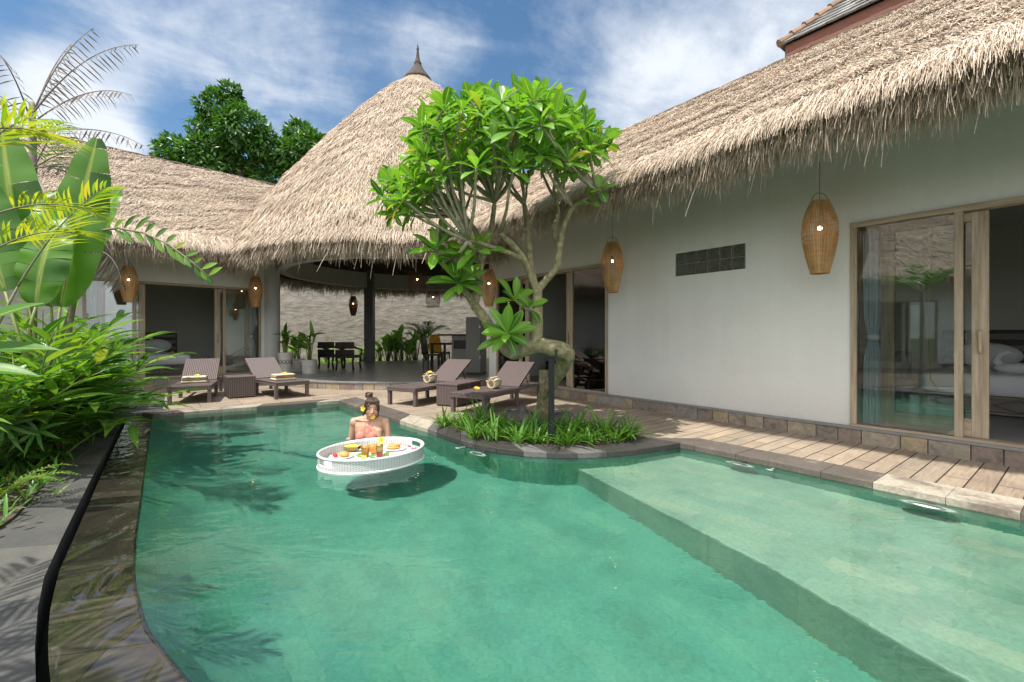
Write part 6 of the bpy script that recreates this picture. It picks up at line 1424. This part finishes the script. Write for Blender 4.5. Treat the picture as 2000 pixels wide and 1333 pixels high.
m = MB(); rs2 = [[r[0], ((r[0][0] + r[-1][0]) / 2, 0, 0.062), r[-1]] for r in rs]; m.rings(rs2, close=False); obj('flesh', m, M_PINEF, b, smooth=True)
m = MB()
for k in range(18): m.leaf((-0.09, 0, 0.05), (-1, random.uniform(-.6, .6), random.uniform(-.1, .9)), (0, 0, 1), random.uniform(0.06, 0.11), 0.016, 4, 0.6, 0.2)
obj('leaf_crown', m, M_LILY, b, smooth=True)
def berry(label, px, py):
    p = tp(px, py); m = MB(); m.lathe([(0.004, 0.0), (0.016, 0.008), (0.02, 0.022), (0.014, 0.034), (0.002, 0.037)], n=12); tag(obj('strawberry', m, M_BERRY, smooth=True), label, 'strawberry', 'strawberries on the tray').location = p
berry('strawberry nearest the left rim of the tray', 643, 889); berry('strawberry between the pineapple leaves and the pastry plate', 656, 885); berry('strawberry beside the left rim, behind the plate', 648, 885)
def glass(label, p, r, h, layers, stem=False):
    b = thing('drink_glass', label, 'drink', p, 0, 'drinks on the floating tray'); m = MB()
    m.lathe([(r * 0.75, 0.002), (r * 0.8, 0.006), (r, h * 0.6), (r, h)], n=24, cap1=False); obj('glass_body', m, M_DRINKGLASS, b, smooth=True)
    for nm, mt, z0, z1 in layers:
        m = MB(); f = lambda z: (r * 0.78 + (r - r * 0.78) * min(1, z / (h * 0.6))) * 0.94; m.lathe([(f(z0), z0), (f((z0 + z1) / 2), (z0 + z1) / 2), (f(z1), z1)], n=24); obj(nm, m, mt, b, smooth=True)
    m = MB(); m.tube([(0.0, 0, 0.02), (r * 0.7, 0, h * 1.35)], 0.003, 6); obj('straw', m, M_PETAL, b)
glass('round glass of orange juice in the middle of the tray', tp(713.5, 893), 0.040, 0.115, [('juice', M_ORJ, 0.008, 0.10)])
gp = tp(741.5, 894); glass('tall glass with red juice below and yellow juice above', gp, 0.034, 0.135, [('red_layer', M_REDJ, 0.008, 0.062), ('yellow_layer', M_YELJ, 0.0625, 0.122)])
flower('yellow flower garnishing the red and yellow drink', (gp.x + 0.02, gp.y - 0.01, TFL + 0.165), 0.036, (0.2, -0.9, 0.5))
p = tp(729, 886); m = MB(); m.ell((0, 0, 0.05), 0.048, 0.045, 0.05, 16, 10); o = obj('papaya', m, noisy('papaya_skin', (0.75, 0.20, 0.03), (0.82, 0.42, 0.10), 12, 0.5), smooth=True); o.location = p; tag(o, 'round red-orange fruit standing between the two drinks', 'fruit')
fp = tp(710, 898); flower('yellow flower lying in front of the orange juice glass', (fp.x, fp.y, TFL + 0.012), 0.032, (0, -0.4, 1))
fp = P(680, 861.5, TZ1); flower('small pink-red flower resting on the left rear rim of the tray', (fp.x, fp.y, TZ1 + 0.02), 0.022, (0, -0.4, 1)).data.materials[0] = M_PETAL
for px, py, lab in ((702, 893, 'green garnish leaf left of the orange juice'), (728, 895, 'green garnish leaf between the two drinks'), (755, 891, 'green garnish leaf right of the red drink')):
    p = tp(px, py); m = MB(); m.leaf((-0.04, 0, 0.008), (0.8, 0.3, 0.25), (0, -0.3, 1), 0.085, 0.05, 6, 0.6, 0.1, 0.6); o = obj('garnish_leaf', m, M_PLUM, smooth=True); o.location = p; tag(o, lab, 'leaf', 'garnish leaves on the tray')
m = MB()
for k in range(46):
    q = tp(random.uniform(775, 818), random.uniform(873, 884)) if k < 30 else tp(random.uniform(745, 790), random.uniform(888, 896)); t = random.random() * 6.28
    if ((q.x - TC.x) ** 2 + (q.y - TC.y) ** 2) > 0.15: continue
    m.leaf((q.x, q.y, TFL + 0.004), (math.cos(t), math.sin(t), 0.15), (0, 0, 1), 0.032, 0.024, 3, 0.8, 0.2, 0.8)
o = obj('flower_petals', m, M_PETAL, loc=(-1.1, 4.5, TFL)); tag(o, 'pink petals scattered over the right end of the tray', 'petals'); o['kind'] = 'stuff'
for px, py, lab in ((800, 874, 'dark purple blossom nearest the right handle'), (806, 880, 'dark purple blossom in front of the pancakes'), (813, 879, 'dark purple blossom at the right rim')):
    p = tp(px, py); m = MB(); flower_mb(m, (0, 0, 0.01), 0.022, (0.1, -0.3, 1), 4); o = obj('purple_blossom', m, M_PURPLE); o.location = p; tag(o, lab, 'flower', 'purple blossoms on the tray')

# ------------------------------------------------------------ the woman in the pool
PX, PY = -1.575, 5.02
per = thing('person', 'woman with a hair bun and coral halter bikini standing in the pool behind the tray', 'person', (PX, PY, FLOORZ))
m = MB()
def ringz(lst):
    m.rings([[(PX + cx + rx * math.copysign(abs(math.cos(a)) ** 0.9, math.cos(a)), PY + cy + ry * math.sin(a), z) for a in [2 * math.pi * i / 24 for i in range(24)]] for z, cx, cy, rx, ry in lst])
ringz([(-0.52, 0, 0.02, 0.13, 0.10), (-0.46, 0, 0.02, 0.165, 0.115), (-0.36, 0, 0.02, 0.168, 0.112), (-0.24, 0, 0.01, 0.135, 0.095), (-0.14, 0, 0.0, 0.120, 0.088), (-0.04, 0, -0.002, 0.132, 0.096), (0.05, 0, 0, 0.146, 0.102), (0.12, 0, 0.0, 0.155, 0.098), (0.18, 0, 0.004, 0.158, 0.085), (0.225, 0.002, 0.008, 0.135, 0.066), (0.25, 0.004, 0.008, 0.095, 0.054), (0.268, 0.006, 0.004, 0.058, 0.05)])
m.tube([(PX + 0.004, PY + 0.012, 0.235), (PX + 0.016, PY - 0.006, 0.29), (PX + 0.032, PY - 0.03, 0.36)], [0.050, 0.043, 0.046], 16)
for s in (-1, 1):
    m.ell((PX + s * 0.066, PY - 0.082, 0.065), 0.056, 0.050, 0.056, 16, 10)
    m.ell((PX + s * 0.168, PY + 0.008, 0.205), 0.050, 0.050, 0.056, 16, 10)
    m.ell((PX + s * 0.10, PY + 0.035, 0.20), 0.075, 0.05, 0.06, 16, 10)
    m.tube([(PX + 0.035 * s, PY + 0.03, 0.285), (PX + 0.085 * s, PY + 0.028, 0.248), (PX + 0.15 * s, PY + 0.018, 0.228)], [0.020, 0.026, 0.030], 10)
    m.tube([(PX + 0.01 * s, PY + 0.02, 0.236), (PX + 0.09 * s, PY + 0.015, 0.242), (PX + 0.17 * s, PY + 0.01, 0.222)], [0.034, 0.036, 0.036], 12)   # shoulder line
    m.tube([(PX + 0.008 * s, PY - 0.052, 0.232), (PX + 0.07 * s, PY - 0.052, 0.236), (PX + 0.14 * s, PY - 0.025, 0.243)], [0.009, 0.009, 0.009], 8)      # collar bone
    m.tube([(PX + s * 0.085, PY + 0.02, -0.46), (PX + s * 0.10, PY - 0.10, -0.66), (PX + s * 0.10, PY - 0.16, -0.72)], [0.085, 0.065, 0.056], 14)
    m.tube([(PX + s * 0.10, PY - 0.16, -0.72), (PX + s * 0.10, PY + 0.04, -0.84), (PX + s * 0.10, PY + 0.15, -0.90)], [0.055, 0.048, 0.034], 12)
    m.tube([(PX + s * 0.10, PY + 0.15, -0.90), (PX + s * 0.105, PY + 0.05, -0.93), (PX + s * 0.105, PY + 0.0, -0.935)], [0.034, 0.03, 0.018], 10)
def fingers(wr, pd, up_, th, curl):
    """wr wrist, pd palm direction, up_ palm normal (the way fingers curl), th thumb side"""
    pd, up_, th = Vector(pd).normalized(), Vector(up_).normalized(), Vector(th).normalized(); k = wr + pd * 0.085
    m.tube([wr, wr + pd * 0.035, wr + pd * 0.075], [0.022, 0.026, 0.024], 12)
    for i, (o, L, c) in enumerate(((0.027, 0.068, curl[0]), (0.009, 0.076, curl[1]), (-0.009, 0.070, curl[2]), (-0.026, 0.056, curl[3]))):
        p = wr + pd * (0.075 - 0.004 * abs(i - 1)) + th * o; m.tube([wr + pd * 0.03 + th * o * 0.75, p], [0.0125, 0.0095], 8); d = pd.copy(); pts = [p]
        for q in (0.42, 0.33, 0.25): d = (d * math.cos(c * q * 2.4) + up_ * math.sin(c * q * 2.4)).normalized(); p = p + d * L * q; pts.append(p)
        m.tube(pts, [0.0092, 0.0085, 0.0078, 0.0066], 8)
    t0 = wr + pd * 0.02 + th * 0.018; m.tube([t0, t0 + th * 0.026 + pd * 0.022 + up_ * 0.012, t0 + th * 0.030 + pd * 0.050 + up_ * 0.026, t0 + th * 0.020 + pd * 0.070 + up_ * 0.036], [0.014, 0.012, 0.010, 0.008], 8)
# right arm hanging in the water (image left), left arm bent with the hand raised (image right)
sh = Vector((PX - 0.172, PY + 0.01, 0.216)); el = Vector((PX - 0.212, PY + 0.03, -0.05)); wr = Vector((PX - 0.19, PY - 0.13, -0.235))
m.tube([sh, sh.lerp(el, 0.35), sh.lerp(el, 0.75), el, el.lerp(wr, 0.3), wr], [0.042, 0.041, 0.036, 0.034, 0.034, 0.022], 14); fingers(wr, (0.1, -0.7, -0.7), (0.3, 0.4, -0.7), (0.9, -0.2, 0.1), (0.4, 0.5, 0.55, 0.6))
sh = Vector((PX + 0.176, PY + 0.01, 0.224)); el = Vector((PX + 0.228, PY - 0.02, -0.025)); wr = Vector((PX + 0.158, PY - 0.165, 0.092))
m.tube([sh, sh.lerp(el, 0.35), sh.lerp(el, 0.75), el, el.lerp(wr, 0.3), wr], [0.042, 0.041, 0.036, 0.034, 0.034, 0.022], 14); fingers(wr, (-0.08, -0.12, 1), (-0.45, 0.62, 0.1), (-0.9, -0.35, 0), (1.0, 1.25, 1.3, 1.35))
# head, in its own frame: x right (image), y back, z up
HCN = Vector((PX + 0.042, PY - 0.052, 0.372))
HM = Matrix.Translation(HCN) @ Euler((R(9), R(5), R(24))).to_matrix().to_4x4()
def H(x, y, z): return HM @ Vector((x, y, z))
H3 = HM.to_3x3()
m.ell(H(0, 0.014, 0.030), 0.073, 0.090, 0.084, 22, 14, H3); m.ell(H(0, -0.018, -0.030), 0.060, 0.066, 0.080, 22, 14, H3); m.ell(H(0, -0.046, -0.088), 0.026, 0.024, 0.022, 14, 9, H3)
m.ell(H(0, -0.050, -0.055), 0.040, 0.034, 0.040, 16, 10, H3)
for s in (-1, 1):
    m.ell(H(s * 0.036, -0.052, -0.020), 0.024, 0.024, 0.022, 12, 8, H3); m.ell(H(s * 0.072, 0.012, -0.010), 0.010, 0.018, 0.029, 12, 8, H3); m.ell(H(s * 0.032, -0.066, 0.030), 0.024, 0.012, 0.009, 12, 7, H3)
m.tube([H(0, -0.076, 0.018), H(0, -0.089, -0.006), H(0, -0.099, -0.026)], [0.008, 0.010, 0.0125], 10)
for s in (-1, 1): m.ell(H(s * 0.011, -0.086, -0.029), 0.009, 0.010, 0.008, 10, 7, H3)
m.ell(H(0, -0.083, -0.0525), 0.021, 0.010, 0.0062, 12, 7, H3); m.ell(H(0, -0.081, -0.0625), 0.018, 0.011, 0.0075, 12, 7, H3)
me = m.mesh('body_base'); ob = bpy.data.objects.new('body_base', me); COL.objects.link(ob)
rm = ob.modifiers.new('r', 'REMESH'); rm.mode = 'VOXEL'; rm.voxel_size = 0.0042; sm = ob.modifiers.new('s', 'SMOOTH'); sm.factor = 0.5; sm.iterations = 9
dg = bpy.context.evaluated_depsgraph_get(); body = bpy.data.meshes.new_from_object(ob.evaluated_get(dg)); bpy.data.objects.remove(ob); body.name = 'body'
nv = len(body.vertices); co = np.zeros(nv * 3); body.vertices.foreach_get('co', co); co = co.reshape(-1, 3); nr = np.zeros(nv * 3); body.vertices.foreach_get('normal', nr); nr = nr.reshape(-1, 3)
IM = np.array(HM.inverted()); hl = co @ IM[:3, :3].T + IM[:3, 3]
colr = np.tile(np.array([0.52, 0.31, 0.215]), (nv, 1)); colr *= (1 + 0.05 * np.sin(co[:, :1] * 40) * np.cos(co[:, 2:] * 33))
def paint(mask, c, k=1.0):
    w = np.clip(mask, 0, 1)[:, None] * k; colr[:] = colr * (1 - w) + np.array(c) * w
def blobm(x, y, z, rx, ry, rz, soft=0.35): d = np.sqrt(((hl[:, 0] - x) / rx) ** 2 + ((hl[:, 1] - y) / ry) ** 2 + ((hl[:, 2] - z) / rz) ** 2); return (1 - d) / soft
for s in (-1, 1):
    paint(blobm(s * 0.036, -0.06, -0.018, 0.026, 0.05, 0.022, 0.9), (0.55, 0.22, 0.15), 0.5)
    paint(blobm(s * 0.033, -0.07, 0.034, 0.024, 0.03, 0.0055), (0.05, 0.03, 0.022), 0.9)
    paint(blobm(s * 0.032, -0.07, 0.011, 0.018, 0.03, 0.0085), (0.05, 0.03, 0.025), 0.85); paint(blobm(s * 0.032, -0.07, 0.0105, 0.014, 0.03, 0.0052), (0.72, 0.68, 0.64)); paint(blobm(s * 0.031, -0.07, 0.0105, 0.0058, 0.03, 0.0058), (0.025, 0.015, 0.01))
paint(blobm(0, -0.085, -0.0575, 0.024, 0.03, 0.0125), (0.48, 0.10, 0.095), 0.95); paint(blobm(0, -0.09, -0.0575, 0.020, 0.03, 0.0018), (0.12, 0.03, 0.03))
ca = body.color_attributes.new('skin', 'FLOAT_COLOR', 'POINT'); ca.data.foreach_set('color', np.concatenate([colr, np.ones((nv, 1))], 1).astype(np.float32).ravel())
ms, t, bs = mk('skin', rough=0.48); at = N(t, 'ShaderNodeVertexColor', _layer_name='skin'); t.links.new(at.outputs[0], bs.inputs['Base Color']); bs.inputs['Subsurface Weight'].default_value = 0.12; bs.inputs['Subsurface Radius'].default_value = (0.012, 0.005, 0.003); bs.inputs['Subsurface Scale'].default_value = 0.6
obj('body', body, ms, per, world=True, smooth=True)
# bikini: patches lifted off the body
def patch(name, mask, mt, off):
    f = [tuple(p.vertices) for p in body.polygons if all(mask[v] for v in p.vertices)]; used = sorted({v for q in f for v in q}); ix = {v: i for i, v in enumerate(used)}
    m = MB(); W0 = np.array([PX, PY, FLOORZ])
    for v in used: m.vert(co2[v] + nr[v] * off)
    for q in f: m.face(*[ix[v] for v in q])
    o = obj(name, m, mt, per, world=True, smooth=True); s = o.modifiers.new('thick', 'SOLIDIFY'); s.thickness = 0.003; return o
W0 = np.array([PX, PY, FLOORZ]); co2 = np.zeros(nv * 3); body.vertices.foreach_get('co', co2); co2 = co2.reshape(-1, 3) + W0
lx, ly, lz = co2[:, 0] - PX, co2[:, 1] - PY, co2[:, 2]
torso = (np.abs(lx) < 0.165) & (ly < 0.13)
cup = (ly < -0.02) & (lz > 0.0) & (lz < 0.20) & (np.abs(np.abs(lx) - 0.068 * np.clip((0.215 - lz) / 0.13, 0, 1.15)) < 0.062 * np.clip((0.205 - lz) / 0.14, 0.10, 1)) & (np.abs(lx) < 0.135)
band = (lz > -0.012) & (lz < 0.012) & torso & (np.abs(lx) < 0.145)
strap = (lz >= 0.17) & (lz < 0.245) & (ly < 0.0) & (np.abs(np.abs(lx) - (0.014 + (lz - 0.19) * 0.35)) < 0.007)
M_CORAL = noisy('coral_fabric', (0.62, 0.17, 0.13), (0.72, 0.24, 0.19), 60, 0.7, 0.2, 0.003)
patch('bikini_top', cup | band | strap, M_CORAL, 0.003)
patch('bikini_bottom', (lz < -0.37) & (lz > -0.50) & (np.abs(lx) < 0.19) & (np.abs(ly) < 0.16), M_CORAL, 0.003)
# hair: cap lifted off the head, bun, loose strands
IMn = IM; hl2 = (co2) @ IM[:3, :3].T + IM[:3, 3]
hx, hy, hz_ = hl2[:, 0], hl2[:, 1], hl2[:, 2]; lim = 0.062 - 0.0 * hx; line = np.where(hy < -0.045, 0.068 - 0.5 * np.abs(hx) , np.where(hy < 0.0, 0.030 - 1.0 * (hy + 0.02), -0.085 + 0.35 * np.maximum(0, 0.05 - hy)))
hm = (np.linalg.norm(hl2, axis=1) < 0.16) & (hz_ > line) & (hz_ > -0.095)
M_HAIR = noisy('brown_hair', (0.025, 0.014, 0.010), (0.085, 0.042, 0.026), 30, 0.42, 0.5, 0.004, (6, 6, 1.2))
patch('hair', hm, M_HAIR, 0.008)
m = MB(); bc = H(-0.035, 0.055, 0.125)
for k in range(7):
    a0 = k * 0.9; m.tube([bc + H3 @ Vector((0.030 * math.cos(a0 + q * 0.55) * (1 - 0.2 * (k % 3)), 0.028 * math.sin(a0 + q * 0.55), -0.02 + 0.007 * k + 0.003 * math.sin(q))) for q in range(9)], [0.013, 0.012], 8)
m.ell(bc, 0.034, 0.032, 0.032, 14, 9); obj('hair_bun', m, M_HAIR, per, world=True, smooth=True)
m = MB(); m.tube([H(-0.035 + 0.033 * math.cos(a), 0.045 + 0.033 * math.sin(a), 0.100) for a in [2 * math.pi * i / 18 for i in range(19)]], 0.0065, 7, False); obj('hair_tie', m, M_CREAM, per, world=True, smooth=True)
m = MB()
for s in (-1, 1):
    for k in range(6): m.tube([H(s * (0.030 + 0.006 * k), -0.070 + 0.006 * k, 0.075), H(s * (0.058 + 0.003 * k), -0.072 + 0.008 * k, 0.035), H(s * (0.068 + 0.002 * k), -0.055 + 0.008 * k, -0.01), H(s * (0.066 + 0.003 * k), -0.045 + 0.008 * k, -0.06 - 0.006 * k)], [0.0055, 0.0022], 6)
    for k in range(9): m.tube([H(s * 0.008 * k, -0.080 + 0.0035 * k, 0.070 - 0.001 * k), H(s * 0.0085 * k, -0.045, 0.100 - 0.0012 * k), H(s * 0.006 * k - 0.01, 0.01, 0.120), H(-0.03, 0.05, 0.112)], [0.006, 0.006], 6)
obj('hair_strands', m, M_HAIR, per, world=True, smooth=True)
f1 = H(-0.086, -0.018, 0.002); flower('yellow flower tucked behind the ear of the woman in the pool', tuple(f1), 0.034, tuple(H3 @ Vector((-0.75, -0.65, 0.1))))
f2 = H(0.006, -0.112, -0.062); flower('yellow flower held between the lips of the woman in the pool', tuple(f2), 0.026, tuple(H3 @ Vector((0.25, -0.9, -0.1))))
